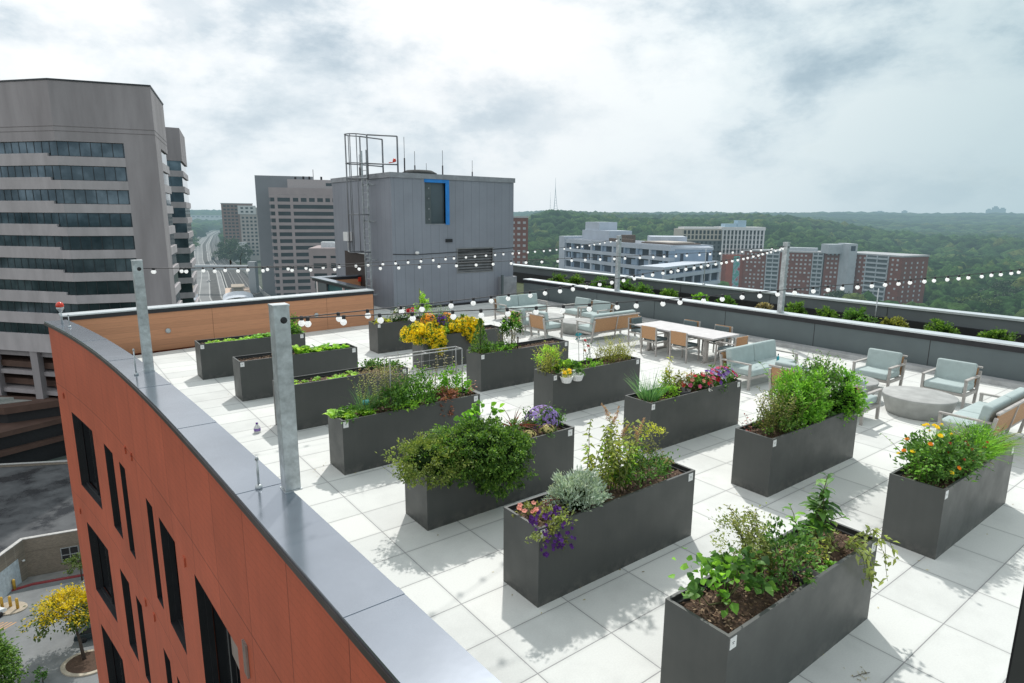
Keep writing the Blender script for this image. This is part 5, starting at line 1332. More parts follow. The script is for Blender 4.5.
def bars_along(m, p, q, z0, z1, step=1.5):
    p, q = Vector(p), Vector(q); L_ = (q-p).length; n = max(1, int(L_/step)); w = .05; ss = []
    for i in range(n+1):
        c = L_*i/n; ss += [max(0, c-w), min(L_, c+w)]
    zz = [z0, z0+.09, z1-.09, z1]; d = (q-p)/L_; vs_ = [(p.x+d.x*a, p.y+d.y*a, z) for a in ss for z in zz]; fs = []
    for i in range(len(ss)-1):
        for k in range(3):
            if i % 2 == 0 or k != 1: fs.append((i*4+k, (i+1)*4+k, (i+1)*4+k+1, i*4+k+1))
    m.add(vs_, fs)
for k in range(9):
    zt1 = 15.55-3.87*k; zb1 = zt1-2.4
    m = MB(); m.prism(gl, zt(zb1), zt(zt1)); g = m.build('window_band', OG, tw_)
    m = MB(); i1 = inset(main, .27)
    for a_, b_ in ((0,1),(1,2),(2,3)): bars_along(m, i1[a_], i1[b_], zt(zb1), zt(zt1))
    m.build('glazing', BAR, g)
    m = MB(); m.prism(main, zt(zb1-1.47), zt(zb1))
    st = [main[0], main[1], T(lerp(A1, Bp, .8)), (T(lerp(A1,Bp,.8))[0]+.1, T(lerp(A1,Bp,.8))[1]+.4), (main[1][0]+.1, main[1][1]+.42), (main[0][0]+.1, main[0][1]+.42)]
    m.prism(st, zt(zb1)+.003, zt(zb1+.5))
    m.build('spandrel', SPAN, tw_)
m = MB(); m.prism(inset(main, -.03), zt(-20.6), zt(-19.26)); m.build('lower_fascia', SPAN, tw_)
m = MB(); m.prism(inset(main, 5.0), 0, zt(-20.6)); m.build('recessed_core', DARK, tw_)
for k in range(5):
    z = -23.0-3.6*k; m = MB(); m.prism(inset(main, 1.6+.9*(k % 2)), zt(z-1.1), zt(z)); m.build('brown_gallery', BROWN, tw_)
    m = MB(); m.prism(inset(main, 1.2), zt(z+1.2), zt(z+2.0)); m.build('gallery_rail', CONC, tw_)
for p in ((-86.3,109.9),(-96,112.4),(-106,114.8),(-76.5,108.3),(-66,111.6)):
    q = T(p); m = MB(); m.box(q[0]-.65, q[0]+.65, q[1]-.4, q[1]+.9, 0, zt(-20.6)); m.build('column', CONC, tw_)
wing = [T(p) for p in ((-104,150),(-86.26,161.97),(-83.92,163.65),(-92.74,183.4),(-115,185))]
m = MB(); m.prism(wing, zt(17.0), zt(25.0)); m.build('wing_crown_wall', CONC, tw_)
glw = inset(wing, .35)
for k in range(13):
    z1 = 17.0-3.87*k; z0 = z1-2.4
    m = MB(); m.prism(glw, zt(z0), zt(z1)); g = m.build('window_band', OG, tw_)
    m = MB(); i1 = inset(wing, .30)
    for a_, b_ in ((0,1),): bars_along(m, i1[a_], i1[b_], zt(z0), zt(z1), 1.8)
    m.build('glazing', BAR, g)
    m = MB(); m.prism(wing, zt(max(GZ, z0-1.47)), zt(z0)); m.build('spandrel', SPAN, tw_)
# podium of the tower
pod = bldg('podium_building', 'low brown banded podium building at the foot of the office tower', -95, 100, GZ)
m = MB(); m.prism([(-30,-1),(7,0),(13,9),(-30,12)], 0, 6.2); m.build('glazed_storey', DARK, pod)
m = MB(); m.prism([(-31,-2),(8,-1),(14,9),(-31,13)], 3.2, 4.0); m.prism([(-31,-2),(8,-1),(14,9),(-31,13)], 6.5, 7.4); m.build('fascia', BROWN, pod)
m = MB(); m.prism([(-30,6),(6,5),(13,10),(-30,14)], 7.4, 9.3); m.build('upper_storey', DARK, pod)
m = MB(); m.prism([(-31,5),(6.5,4),(14,10),(-31,15)], 9.3, 10.5); m.build('upper_fascia', BROWN, pod)
m = MB(); m.prism([(-29,6.5),(4,6),(8,8.5),(-29,13)], 10.5, 10.6); m.prism([(-10,7),(3,6.6),(5,8.2),(-10,9)], 10.6, 11.2); m.build('roof', mat('pale_roof',(.30,.31,.29),.9), pod)

# --- single storey block with a wet black roof
lb = bldg('single_storey_block', 'single storey tan block with a wet black flat roof below the tower', -59.2, 69.2, GZ)
foot = [(.9,-12),(0,0),(15,7),(2,27),(-28,22),(-28,-12)]
TAN = brickmat('tan_block', (.27,.225,.18), (.33,.29,.24), 0, 2.2)
m = MB(); m.prism(foot, 0, 4.55); m.build('wall', TAN, lb)
t_ = NT('wet_roof'); nz_ = t_.noise(.22, 7, .62, t_.pos())
wr = t_.principled(t_.ramp(nz_, [(.38,(.03,.033,.037)),(.5,(.062,.066,.07)),(.62,(.10,.104,.108))]), t_.ramp(nz_, [(.42,.25),(.56,.85)]))
m = MB(); m.prism(inset(foot, .35), 4.553, 4.6); m.build('roof', t_.finish(wr), lb)
m = MB(); i_ = inset(foot, .35); n_ = len(foot)
for k in range(n_):
    a_, b_ = foot[k], foot[(k+1)%n_]; c_, d_ = i_[(k+1)%n_], i_[k]
    m.prism([a_, b_, c_, d_], 4.55, 5.0)
m.build('parapet', TAN, lb)
m = MB()
for k in range(n_):
    o_ = inset(foot, -.05); i2 = inset(foot, .42); m.prism([o_[k], o_[(k+1)%n_], i2[(k+1)%n_], i2[k]], 5.003, 5.09)
m.build('coping', mat('pale_coping',(.45,.44,.42),.7), lb)
al = math.atan2(7, 15)
def onfront(s, z, off): return (s*math.cos(al)+off*math.sin(al), s*math.sin(al)-off*math.cos(al), z)
for s0 in (3.6, 6.6):
    m = MB(); m.add([onfront(s0,1.1,.02),onfront(s0+1.8,1.1,.02),onfront(s0+1.8,3.0,.02),onfront(s0,3.0,.02)], [(0,1,2,3)]); w = m.build('window', DARK, lb)
    m = MB()
    for s_ in (s0, s0+.9, s0+1.8): m.bar(onfront(s_,1.1,.05), onfront(s_,3.0,.05), .09)
    for z_ in (1.1, 2.05, 3.0): m.bar(onfront(s0,z_,.05), onfront(s0+1.8,z_,.05), .09)
    m.build('window_frame', mat('grey_frame',(.3,.31,.31),.6), w)
m = MB(); m.add([onfront(0.1,3.25,.03),onfront(15,3.25,.03),onfront(15,3.4,.03),onfront(0.1,3.4,.03)], [(0,1,2,3)]); m.build('string_course', mat('tan_band',(.20,.165,.13),.9), lb)
m = MB(); m.add([(.11,-1.2,.05),(.52,-6,.05),(.52,-6,3.2),(.11,-1.2,3.2)], [(0,1,2,3)]); m.build('roller_door', mat('pale_door',(.50,.56,.60),.5), lb)
m = MB(); m.lathe([(.0,-.1),(.16,-.06),(.16,.06),(0,.1)],10,(.22,-.6,2.6)); m.build('wall_lamp', M['white'], lb)
redk = mat('red_kerb_paint', (.30,.05,.055), .8)
m = MB(); m.bar(W(-59.0,66.3,GZ+.08), W(-57.5,67.6,GZ+.08), .35, .16); m.bar(W(-57.5,67.6,GZ+.08), W(-48,71.6,GZ+.08), .35, .16); 
tag(m.build('kerb', redk), kind='structure')
m = MB(); m.prism([W(-59,66.6)[:2], W(-57.6,67.9)[:2], W(-47,72.3)[:2], W(-46,75)[:2], W(-59,69)[:2]], GZ, GZ+.14); tag(m.build('pavement', mat('pavement_concrete',(.24,.235,.225),.9,0,.12,1.0)), kind='structure')
pad = [W(-56.6+1.9*math.cos(a), 62.9+1.25*math.sin(a))[:2] for a in np.linspace(0, 2*PI, 28, endpoint=False)]
m = MB(); m.prism(pad, GZ, GZ+.14); tag(m.build('kerb_island', mat('island_concrete',(.42,.36,.28),.9,0,.15,2)), kind='structure')
YEL = mat('yellow_paint', (.60,.36,.05), .5)
for (x, y, lab) in ((-57.41,63.0,'yellow bollard on the kerb island, nearest the frame edge'),(-56.62,63.2,'yellow bollard in the middle of the kerb island'),(-55.54,62.85,'yellow bollard on the kerb island, nearest the gold leaved tree'),(-58.75,66.5,'single yellow bollard against the tan block corner')):
    m = MB(); m.lathe([(.15,0),(.15,1.15),(.12,1.25),(0,1.3)],12); o = m.build('bollard', YEL); o.location = W(x, y, GZ+.14); tag(o, lab, 'bollard', 'yellow bollards')
m = MB()
for k in range(5): m.add([W(-56.4+.45*k,59.2,GZ+.02),W(-56.2+.45*k,59.2,GZ+.02),W(-55.7+.45*k,60.6,GZ+.02),W(-55.9+.45*k,60.6,GZ+.02)], [(0,1,2,3)])
tag(m.build('road_markings', mat('faded_orange_paint',(.50,.30,.16),.8)), kind='structure')
isl = lambda s: [W(-41.9+2.45*s*math.cos(a), 54.35+1.95*s*math.sin(a))[:2] for a in np.linspace(0, 2*PI, 32, endpoint=False)]
m = MB(); m.prism(isl(1.0), GZ, GZ+.16); tag(m.build('kerb_island', mat('kerb_tan',(.42,.37,.29),.9,0,.12,2)), kind='structure')
m = MB(); m.prism(isl(.82), GZ+.163, GZ+.19); tag(m.build('bed_ground', M['mulch']), kind='structure')

# --- trees
def tree(label, x, y, h, rx, rz, m_, n=1800, L=.4, Wd=.22, off=(0,0), z0=None, name='tree', trunk_h=None, bark=None, group=None, low=-.6, shape=None, accent=None):
    z0 = GZ if z0 is None else z0
    t = thing(name, label, 'tree', W(x, y, z0), YAW, group)
    c = np.array([off[0], off[1], h-rz]); th = trunk_h or (h-rz)
    m = MB(); m.tube([(0,0,0),(off[0]*.25,off[1]*.25,th*.5),(off[0]*.8,off[1]*.8,th)], .028*h, 8, r1=.012*h)
    for k in range(9):
        d = unit(1)[0]; d[2] = abs(d[2])*.8+.1; e = c + d*np.array([rx,rx,rz])*.75; s_ = np.array([off[0]*.6, off[1]*.6, th*.75])
        m.tube([s_, (s_+e)/2+np.array([0,0,.04*h]), e], .010*h, 5, r1=.003*h)
    m.build('trunk', bark or M['bark'], t)
    nc = max(14, n//55); d = unit(nc*2); d = d[d[:,2] > low][:nc]; rad = (.45+.55*RNG.random(len(d))**.5)*(1+RNG.normal(0,.12,len(d)))
    cen = d*rad[:,None]*np.array([rx,rx,rz])
    if shape == 'cone': cen[:,:2] *= (1-.8*((cen[:,2:3]/rz+1)/2))
    k = RNG.integers(0, len(cen), n); P = cen[k] + RNG.normal(size=(n,3))*np.array([rx,rx,rz*.75])*.15 + c
    Dd = d[k]*.8 + unit(n); f = Fol(); sz = RNG.uniform(.6,1.3,n)
    if accent is None:
        f.add(P, Dd, L*sz, Wd*sz, .2, .15); f.build('crown', m_, t)
    else:
        up_ = (P[:,2]-c[2]) / rz + RNG.normal(0,.45,n) > .28
        f.add(P[up_], Dd[up_], L*sz[up_], Wd*sz[up_], .2, .15); o = f.build('crown', m_, t)
        f = Fol(); q = ~up_; f.add(P[q], Dd[q], L*sz[q], Wd*sz[q], .2, .15); f.build('lower_crown', accent, t)
    return t
tree('golden yellow street tree on the kerb island beside the red block', -42.5, 54.65, 6.3, 2.75, 1.9, G['treegold'], 5200, .30, .17, off=(-2.1,1.6), accent=G['treegreen'], name='street_tree')
tree('dense green conifer like tree in the bottom left corner', -47.0, 49.8, 6.6, 2.3, 3.0, G['boxwood'], 5200, .34, .15, name='conifer_tree', trunk_h=3, shape='cone', low=-1)
tree('small loose green tree against the tan block window', -52.2, 68.6, 3.6, 1.5, 1.3, G['treegreen'], 800, .25, .14)
tree('little green sapling beside the car park at the bottom edge', -44.4, 51.6, 1.6, .6, .6, G['green'], 350, .2, .12)

def car(label, x, y, ang, paint, z0=GZ+.02, name='parked_car', L=4.5, truck=False, cat='car'):
    t = thing(name, label, cat, W(x, y, z0), YAW+ang)
    w = .9
    if truck:
        m = MB(); m.box(-L/2, L/2-2.2, -1.2, 1.2, .9, 3.6); m.build('cargo_box', paint, t, bevel=.05)
        m = MB(); m.box(L/2-2.1, L/2, -1.1, 1.1, .6, 2.6); m.build('cab', M['charcoal'], t, bevel=.15)
    else:
        prof = [(-L/2,.45),(-L/2+.1,.85),(-1.5,.98),(1.0,.98),(L/2-.2,.78),(L/2,.5),(L/2-.1,.3),(-L/2+.1,.3)]
        m = MB(); k = len(prof); vs_ = [(a,-w,b) for a,b in prof]+[(a,w,b) for a,b in prof]
        m.add(vs_, [tuple(range(k)), tuple(range(2*k-1,k-1,-1))]+[(i,k+i,k+(i+1)%k,(i+1)%k) for i in range(k)]); m.build('body', paint, t, bevel=.06)
        cab = [(-1.75,.97),(-1.2,1.42),(.25,1.45),(1.15,.97)]; k = 4
        m = MB(); m.add([(a,-w*.86+(b-.97)*.25,b) for a,b in cab]+[(a,w*.86-(b-.97)*.25,b) for a,b in cab], [(0,1,2,3),(7,6,5,4)]+[(i,k+i,k+(i+1)%k,(i+1)%k) for i in range(k)]); m.build('glasshouse', M['winblack'], t)
        m = MB(); m.box(-1.15,.22,-w*.72,w*.72,1.44,1.475); m.build('roof', paint, t)
    for sx_ in (-L*.3, L*.3):
        for sy in (-1, 1):
            m = MB(); m.lathe([(.0,-.11),(.33,-.11),(.33,.11),(0,.11)],14); o = m.build('wheel', M['cable'], t); o.rotation_euler = (PI/2,0,0); o.location = (sx_, sy*(w-.08 if not truck else 1.0), .33)
    return t
WP = mat('white_paint', (.75,.76,.77), .25, 0, .03); DP = mat('dark_paint', (.03,.045,.05), .25, .2, .03)
car('white car at the edge of the car park below the tower', -57.5, 60.2, 1.35, WP)
car('dark car parked behind the golden tree', -43.4, 58.6, .35, DP)

# --- highway, railway, station
def ribbon(name, left, right, m_, z, kind='structure'):
    """strip between two polylines, smoothed"""
    def sm(p):
        p = np.array(p, float); t = np.linspace(0, len(p)-1, 60); return np.stack([np.interp(t, range(len(p)), p[:,0]), np.interp(t, range(len(p)), p[:,1])], 1)
    a, b = sm(left), sm(right); m = MB()
    for i in range(59):
        m.quad(W(*a[i], z), W(*b[i], z), W(*b[i+1], z), W(*a[i+1], z))
    o = m.build(name, m_)
    if kind: o['kind'] = kind
    return o
LE = np.array([(-95,200),(-140,275),(-168,325),(-231,457),(-309,609),(-457,907),(-620,1270),(-800,1700)], float)
RE = np.array([(-70,215),(-112,290),(-138,335),(-205,470),(-268,585),(-425,912),(-600,1290),(-776,1710)], float)
mixp = lambda t: LE+(RE-LE)*t
road = mat('highway_concrete', (.185,.183,.18), .9, 0, .14, .05, obj=False, haze=HZ)
ribbon('highway_road', mixp(-.25), mixp(.55), road, GZ+.4)
ribbon('railway_ground', mixp(-.24), mixp(-.05), mat('track_bed', (.06,.055,.05), .95, 0, .3, .2, obj=False, haze=HZ), GZ+.43)
ribbon('railway_ground', mixp(.28), mixp(.42), mat('track_bed_dark', (.07,.065,.06), .95, 0, .3, .2, obj=False, haze=HZ), GZ+.43)
ribbon('railway_ballast_ground', mixp(.58), mixp(1.1), mat('ballast', (.055,.05,.047), .95, 0, .3, .2, obj=False, haze=HZ), GZ+.5)
mk = mat('lane_paint', (.42,.42,.40), .8, haze=HZ)
for t0 in (-.03, .10, .26, .44, .53): ribbon('road_markings', mixp(t0-.006), mixp(t0+.006), mk, GZ+.45)
def barrier(label, t0, h, m_):
    P_ = mixp(t0); m = MB()
    for i in range(len(P_)-1): m.bar(W(*P_[i], GZ+.4+h/2), W(*P_[i+1], GZ+.4+h/2), .5, h)
    tag(m.build('barrier_wall', m_), label, 'barrier')
CB = mat('barrier_concrete', (.36,.35,.33), .9, haze=HZ)
barrier('concrete barrier between highway and railway', .57, 1.4, CB); barrier('concrete barrier along the outer side of the highway', -.26, 1.6, CB); barrier('concrete wall along the far side of the railway', 1.12, 2.2, CB)
for t0 in (.70, .76, .90, .96):
    P_ = mixp(t0); m = MB()
    for i in range(len(P_)-1): m.bar(W(*P_[i], GZ+.66), W(*P_[i+1], GZ+.66), .35, .3)
    tag(m.build('railway_rail', mat('rail_steel', (.16,.15,.14), .5, .3, haze=HZ)), kind='structure')
stn = bldg('station_building', 'railway station with white vaulted canopies and tan platform roofs beside the highway', -131, 296, GZ, .42)
m = MB()
for k in range(6):
    for j in range(10):
        a0, a1 = PI*j/10, PI*(j+1)/10; y0 = -7+k*4.4; m.quad((-7*math.cos(a0), y0, 3.4+2.4*math.sin(a0)),(-7*math.cos(a1), y0, 3.4+2.4*math.sin(a1)),(-7*math.cos(a1), y0+4.1, 3.4+2.4*math.sin(a1)),(-7*math.cos(a0), y0+4.1, 3.4+2.4*math.sin(a0)))
m.build('vaulted_canopy', mat('canopy_white', (.56,.60,.66), .5, haze=HZ), stn)
m = MB(); m.box(-6,-3,20,52,3.6,4.2); m.box(3,6,20,52,3.6,4.2); m.build('platform_roof', mat('tan_roof', (.60,.46,.36), .8, haze=HZ), stn)
m = MB(); m.box(-6,-3,-8,52,0,1.1); m.box(3,6,-8,52,0,1.1); m.build('platform', mat('platform_grey', (.22,.21,.2), .9, haze=HZ), stn)
m = MB(); m.box(-2,2.5,33,46,0,6); m.box(-3,3.5,32,47,6,6.6); m.build('stair_house', mat('stair_tan', (.38,.32,.25), .8, haze=HZ), stn)
for y in (22,30,38,46):
    for x in (-4.5,4.5): m = MB(); m.box(x-.2,x+.2,y-.2,y+.2,1.1,3.6); m.build('canopy_post', CB, stn)
fb = bldg('footbridge', 'pale covered footbridge spanning the highway in front of the brick flats', -161, 350, GZ)
m = MB(); m.box(-19,16,-1.5,1.5,13.6,15.9); m.build('deck_enclosure', mat('bridge_grey', (.46,.49,.52), .6, haze=HZ), fb)
m = MB(); m.box(-19,16,-1.6,1.6,13.0,13.6); m.build('deck_beam', CB, fb)
m = MB(); m.box(13.5,17.5,-2,2,0,18.0); m.build('lift_tower', mat('lift_grey', (.33,.35,.37), .6, haze=HZ), fb)
m = MB(); m.box(-18,-17,-.6,.6,0,13.0); m.build('pier', CB, fb)
tr = car('dark box truck driving on the highway', -283, 592, 2.05, mat('truck_box', (.06,.06,.065), .6, haze=HZ), GZ+.45, 'box_truck', 9, True, 'truck')
for i, (t0, k, lab) in enumerate(((.05,3.3,'pale car on the highway beyond the box truck'),(.25,2.6,'pale car on the highway before the box truck'),(.42,4.4,'far pale car where the highway bends'))):
    P_ = mixp(t0); q = P_[int(k)]+(P_[int(k)+1]-P_[int(k)])*(k % 1); car(lab, q[0], q[1], 2.05, WP if i else DP, GZ+.45, 'highway_car')
# trees by the highway
for i, (x, y, h, r_, lab) in enumerate(((-240,532,22,10,'round dark tree beside the railway, in front of the brick flats'),(-252,560,23,9,'tall tree behind the round one beside the railway'),(-226,520,18,8,'lower tree beside the railway nearest the footbridge'),(-262,606,17,9,'tree beside the railway where it bends'),(-305,680,17,10,'far tree beside the railway bend'))):
    tree(lab, x, y, h, r_, h*.45, G['farleaf'], 1100, 2.0, 1.2, group='trees beside the railway')
for i, (x, y, h, r_, lab) in enumerate(((-345,640,14,9,'pale tree on the outer side of the highway, left one'),(-395,760,15,11,'pale tree on the outer side of the highway, middle one'),(-425,820,16,12,'pale tree on the outer side of the highway, far one'))):
    tree(lab, x, y, h, r_, h*.45, G['farleaf_b'], 900, 2.4, 1.4, group='trees across the highway')
wb = bldg('warehouse', 'long pale flat building far beyond the highway trees', -1010, 2100, -12)
m = MB(); m.box(-75,75,0,40,-24,10); m.build('wall', mat('pale_far_wall',(.55,.56,.56),.8,haze=HZ), wb); m = MB(); m.box(-77,77,-1,41,10,12); m.build('roof', mat('far_roof',(.4,.42,.44),.8,haze=HZ), wb)
windows(wb, fgrid(-70,70,4,10,9,1,9,3,-.3), glassmat('far_glass',(.05,.06,.07),.2,HZ))

# --- mid office block with ribbon windows
FG = glassmat('mid_office_glass', (.02,.026,.03), .25, HZ, .6, .25, .1)
PINK = mat('pinkish_precast', (.37,.295,.29), .85, 0, .08, .2, haze=HZ)
mo = bldg('office_block', 'pinkish office block with stacked ribbon windows and a grey slab core', -122.3, 320, GZ, .32)
HB = 57.2
m = MB(); m.box(.6,62,.6,40,0,HB-1.0); m.build('glazed_core', FG, mo)
m = MB()
for k in range(16):
    z = HB-3.45*k
    m.box(0,63,0,41,z-(3.4 if k == 0 else 1.5),z)
m.build('spandrel', PINK, mo)
for x in (3.2,10.6,33.2,39.0,52,60):
    m = MB(); m.box(x-.7,x+.7,-.05,.6,0,HB-2); m.build('pier', PINK, mo)
m = MB()
for x in (14.5,18.5,22.5,26.5,30): m.box(x-.6,x+.6,.02,.6,HB-6.9,HB-3.4)
m.build('top_storey_pier', PINK, mo)
m = MB(); m.box(9,52,8,30,HB,HB+4.6); m.build('plant_storey', mat('plant_beige',(.40,.35,.345),.85,haze=HZ), mo)
m = MB(); m.box(28,31,7.9,8,HB+1.5,HB+3.0); m.build('plant_vent', FG, mo)
for x in (13,17,20,26,34,38,41,44): m = MB(); m.box(x-.5,x+.5,12,13,HB+4.6,HB+5.4+(x % 3)*.5); m.build('roof_unit', M['black'], mo)
m = MB(); m.tube([(22,12,HB+4.6),(22,12,HB+10)],.15,5); m.build('antenna', M['black'], mo)
m = MB(); m.box(-7.5,22,24,40,0,HB+7.0); m.build('slab_core', mat('core_grey',(.20,.20,.215),.85,0,.06,.1,haze=HZ), mo)
sb = bldg('small_office', 'small pinkish office with two window bands and white rooftop plant by the grey box', -81.2, 250, GZ, .15)
m = MB(); m.box(.5,29.5,.5,24,0,29.5); m.build('glazed_core', FG, sb)
m = MB()
for k in range(6): m.box(0,30,0,25,30.8-4.0*k-(3.0 if k == 0 else 2.0),30.8-4.0*k)
m.build('spandrel', PINK, sb)
for x in (.8, 7.5, 14, 21): m = MB(); m.box(x-.8,x+.8,-.04,.5,0,29); m.build('pier', PINK, sb)
m = MB(); m.box(4,9,6,11,30.8,33); m.box(6,12,5.5,10,30.8,32.6); m.build('rooftop_unit', mat('unit_white',(.62,.64,.66),.6,haze=HZ), sb)

# --- brick and beige flats at the far left
BRL = mat('far_brick', (.23,.135,.11), .9, 0, .1, .3, haze=HZ); BEI = mat('far_beige', (.40,.345,.315), .9, 0, .08, .2, haze=HZ); FW = mat('far_white', (.58,.57,.56), .8, haze=HZ)
fl = bldg('apartment_building', 'brick and beige apartment building beyond the railway trees', -275, 600, GZ, .38)
fl.scale = (1.435, 1.435, 1.06)
m = MB(); m.box(0,19,0,16,0,50.5); m.build('brick_wing', BRL, fl)
m = MB(); m.box(11,46,-3.5,14,0,47.5); m.build('beige_wing', BEI, fl)
m = MB(); m.box(10,21,-4.0,14.2,41.5,49); m.build('white_storeys', FW, fl)
m = MB(); m.box(-.3,19.3,-.3,16.3,50.5,51.1); m.box(24,40,0,10,47.5,50); m.box(34,39,1,6,50,53); m.build('roof', mat('roof_grey',(.25,.25,.26),.8,haze=HZ), fl)
m = MB(); m.box(2,14,-12,-4,0,17); m.build('low_wing', FW, fl)
q = fgrid(.8,10,8,50,4,14,1.5,1.5,-.1)+fgrid(11.5,24,4,40,5,11,1.4,1.7,-3.6)+fgrid(24,45,4,47,8,12,1.5,1.7,-3.6)+fgrid(11,20,42,48.5,3,2,1.6,1.5,-4.1)
windows(fl, q, FG)

# --- brick tower glimpsed by the grey box
bs = bldg('brick_tower', 'narrow red brick tower showing beside the grey rooftop box', -4, 330, -58)
REDB = mat('red_brick_far', (.185,.065,.045), .9, 0, .12, .3, haze=HZ)
m = MB(); m.box(-12,12,0,16,0,61); m.build('wall', REDB, bs); windows(bs, fgrid(0,11.5,4,60,4,19,1.5,1.2,-.1), mat('pale_sash',(.42,.43,.44),.5,haze=HZ)); m = MB(); m.box(-12.3,12.3,-.3,16.3,61,61.8); m.build('roof', mat('roof_pale',(.42,.42,.42),.8,haze=HZ), bs)

# --- blue wrapped building under construction
BLUE = mat('blue_sheathing', (.27,.355,.46), .75, 0, .10, .25, haze=HZ); BAND = mat('pale_blue_band', (.47,.52,.59), .7, 0, .06, .3, haze=HZ); OPEN = mat('open_bay', (.035,.05,.075), .7, 0, .5, .3, haze=HZ)
cbx, cby = 47.6, 190.0; vx, vy = 19.2-cbx, 249-cby; Lf = math.hypot(vx, vy); angf = math.atan2(-vy, -vx)   # front runs from the far left end to the near corner
cb_ = bldg('unfinished_building', 'pale blue wrapped building under construction with open floors', 19.2, 249, -50, angf)
top = 45.3
m = MB(); m.box(.4,Lf-.8,.7,16,0,top-.5); m.build('bay_void', OPEN, cb_)
m = MB(); m.box(Lf-.8,Lf-.1,.1,16,0,top-.6); m.build('end_wall', BLUE, cb_)
for k in range(8):
    z = top-3.5*k; m = MB(); m.box(0,Lf,0,17,z-(1.5 if k == 0 else 1.15),z); m.build('floor_band', BAND, cb_)
m = MB(); m.box(.3,Lf-.3,.4,16.6,top,top+.12); m.build('flat_roof', mat('roof_slate',(.20,.23,.27),.9,0,.3,.2,haze=HZ), cb_)
m = MB(); m.box(-1.0,3.2,-.4,16,0,top+1); m.build('end_pier', BAND, cb_)
for x in np.linspace(8, Lf-3, 9):
    m = MB(); m.box(x-.45,x+.45,.05,.7,0,top-1.5); m.build('pier', BAND if int(x) % 2 else BLUE, cb_)
q = []
for k in range(6):
    for x in np.linspace(5, Lf-5, 17):
        z = top-3.5*k-2.3; wd = RNG.uniform(.5,1.4); q.append([(x-wd,.62,z-1.1),(x+wd,.62,z-1.1),(x+wd,.62,z+.7),(x-wd,.62,z+.7)])
windows(cb_, [x for i, x in enumerate(q) if i % 2], BLUE, 'wall_panel')
m = MB(); m.box(9,27,4,14,top,top+3.6); m.box(9.5,19,5,13,top+3.6,top+6.6); m.build('stair_tower', BAND, cb_)
m = MB(); m.box(30,44,2,3,top,top+1.2); m.box(33,36,5,9,top,top+2.4); m.box(46,62,4,15,top,top+.5); m.build('roof_stores', mat('roof_brown',(.14,.10,.08),.9,haze=HZ), cb_)
m = MB(); m.box(47,60,4.5,14,top+.5,top+.8); m.build('roof_membrane', mat('roof_tan',(.5,.46,.42),.9,haze=HZ), cb_)
ca = bldg('unfinished_annex', 'plain blue wrapped annex joined to the building under construction', 48.0, 191, -50, -.12)
m = MB(); m.box(0,12.4,0,40,0,44.3); m.build('wall', BLUE, ca)
m = MB(); m.box(-.1,12.6,-.15,40,44.3,45.0); m.box(-.1,12.6,-.12,0,39.2,40.0); m.box(-.1,12.6,-.12,0,35,35.8); m.build('band', BAND, ca)
m = MB(); m.box(-4,8,22,34,45,47.4); m.build('roof_block', BAND, ca)
m = MB(); m.box(10.4,11.2,-.1,-.02,40.8,43.4); m.box(3,3.9,-.1,-.02,40.5,43.0); m.build('opening', OPEN, ca)
ct = bldg('terrace_block', 'lower stepped blue block in front of the building under construction', 40, 165, -50, .827)
m = MB(); m.box(0,34,.3,7,0,40.6); m.build('wall', BLUE, ct)
m = MB(); m.box(-.2,34.2,-.1,7.2,40.0,40.9); m.box(-.2,34.2,-.35,.3,37.7,38.7); m.box(-.2,34.2,-.35,.3,34.2,35.2); m.build('band', BAND, ct)
m = MB(); m.box(.4,33.6,.26,.3,38.9,39.9); m.box(.4,33.6,.26,.3,35.4,37.5); m.build('open_storey', OPEN, ct)
for x in np.linspace(.6, 33.2, 7): m = MB(); m.box(x-.3,x+.3,-.2,.26,35.2,40.0); m.build('pier', BAND, ct)

# --- white apartment towers
WH = mat('white_precast', (.64,.64,.65), .8, 0, .06, .2, haze=HZ); GR = mat('slate_panel', (.10,.115,.125), .8, 0, .1, .2, haze=HZ)
wa = bldg('white_apartments', 'cream and slate apartment block, left of two behind the building under construction', 118, 440, -60, .10)
m = MB(); m.box(0,29,0,16,0,48); m.build('slate_storeys', GR, wa); m = MB(); m.box(-.3,29.3,-.3,16,48,56); m.build('cream_storeys', mat('cream_precast',(.50,.46,.40),.8,haze=HZ), wa)
windows(wa, fgrid(.5,28.5,48.6,55.4,10,2,1.7,2.6,-.4)+fgrid(.5,28.5,20,48,9,9,1.4,1.6,-.1), FG); m = MB(); m.box(2,27,2,14,56,57.2); m.build('roof', WH, wa)
wbt = bldg('white_apartment_tower', 'white apartment tower with tall dark window strips, right of two behind the building under construction', 146.5, 440, -60, 0)
m = MB(); m.box(.3,28.5,.4,20,0,55.5); m.build('glazed_core', FG, wbt)
for i, x in enumerate(np.linspace(0, 28.4, 12)):
    m = MB(); m.box(x-.5,x+.5,-.1,.5,0,55.2); m.build('pier', WH, wbt)
m = MB()
for k in range(17): m.box(.2,28.6,.12,.5,3.2*k+.2,3.2*k+1.1)
m.build('spandrel', mat('tower_band',(.33,.33,.33),.8,haze=HZ), wbt)
m = MB(); m.box(-.6,29.2,-.4,20.4,55.2,57.4); m.build('parapet', WH, wbt); m = MB(); m.box(11,17,4,12,57.4,62); m.box(2,10,3,12,57.4,59.6); m.build('roof_plant', mat('plant_blue',(.36,.50,.60),.7,haze=HZ), wbt)

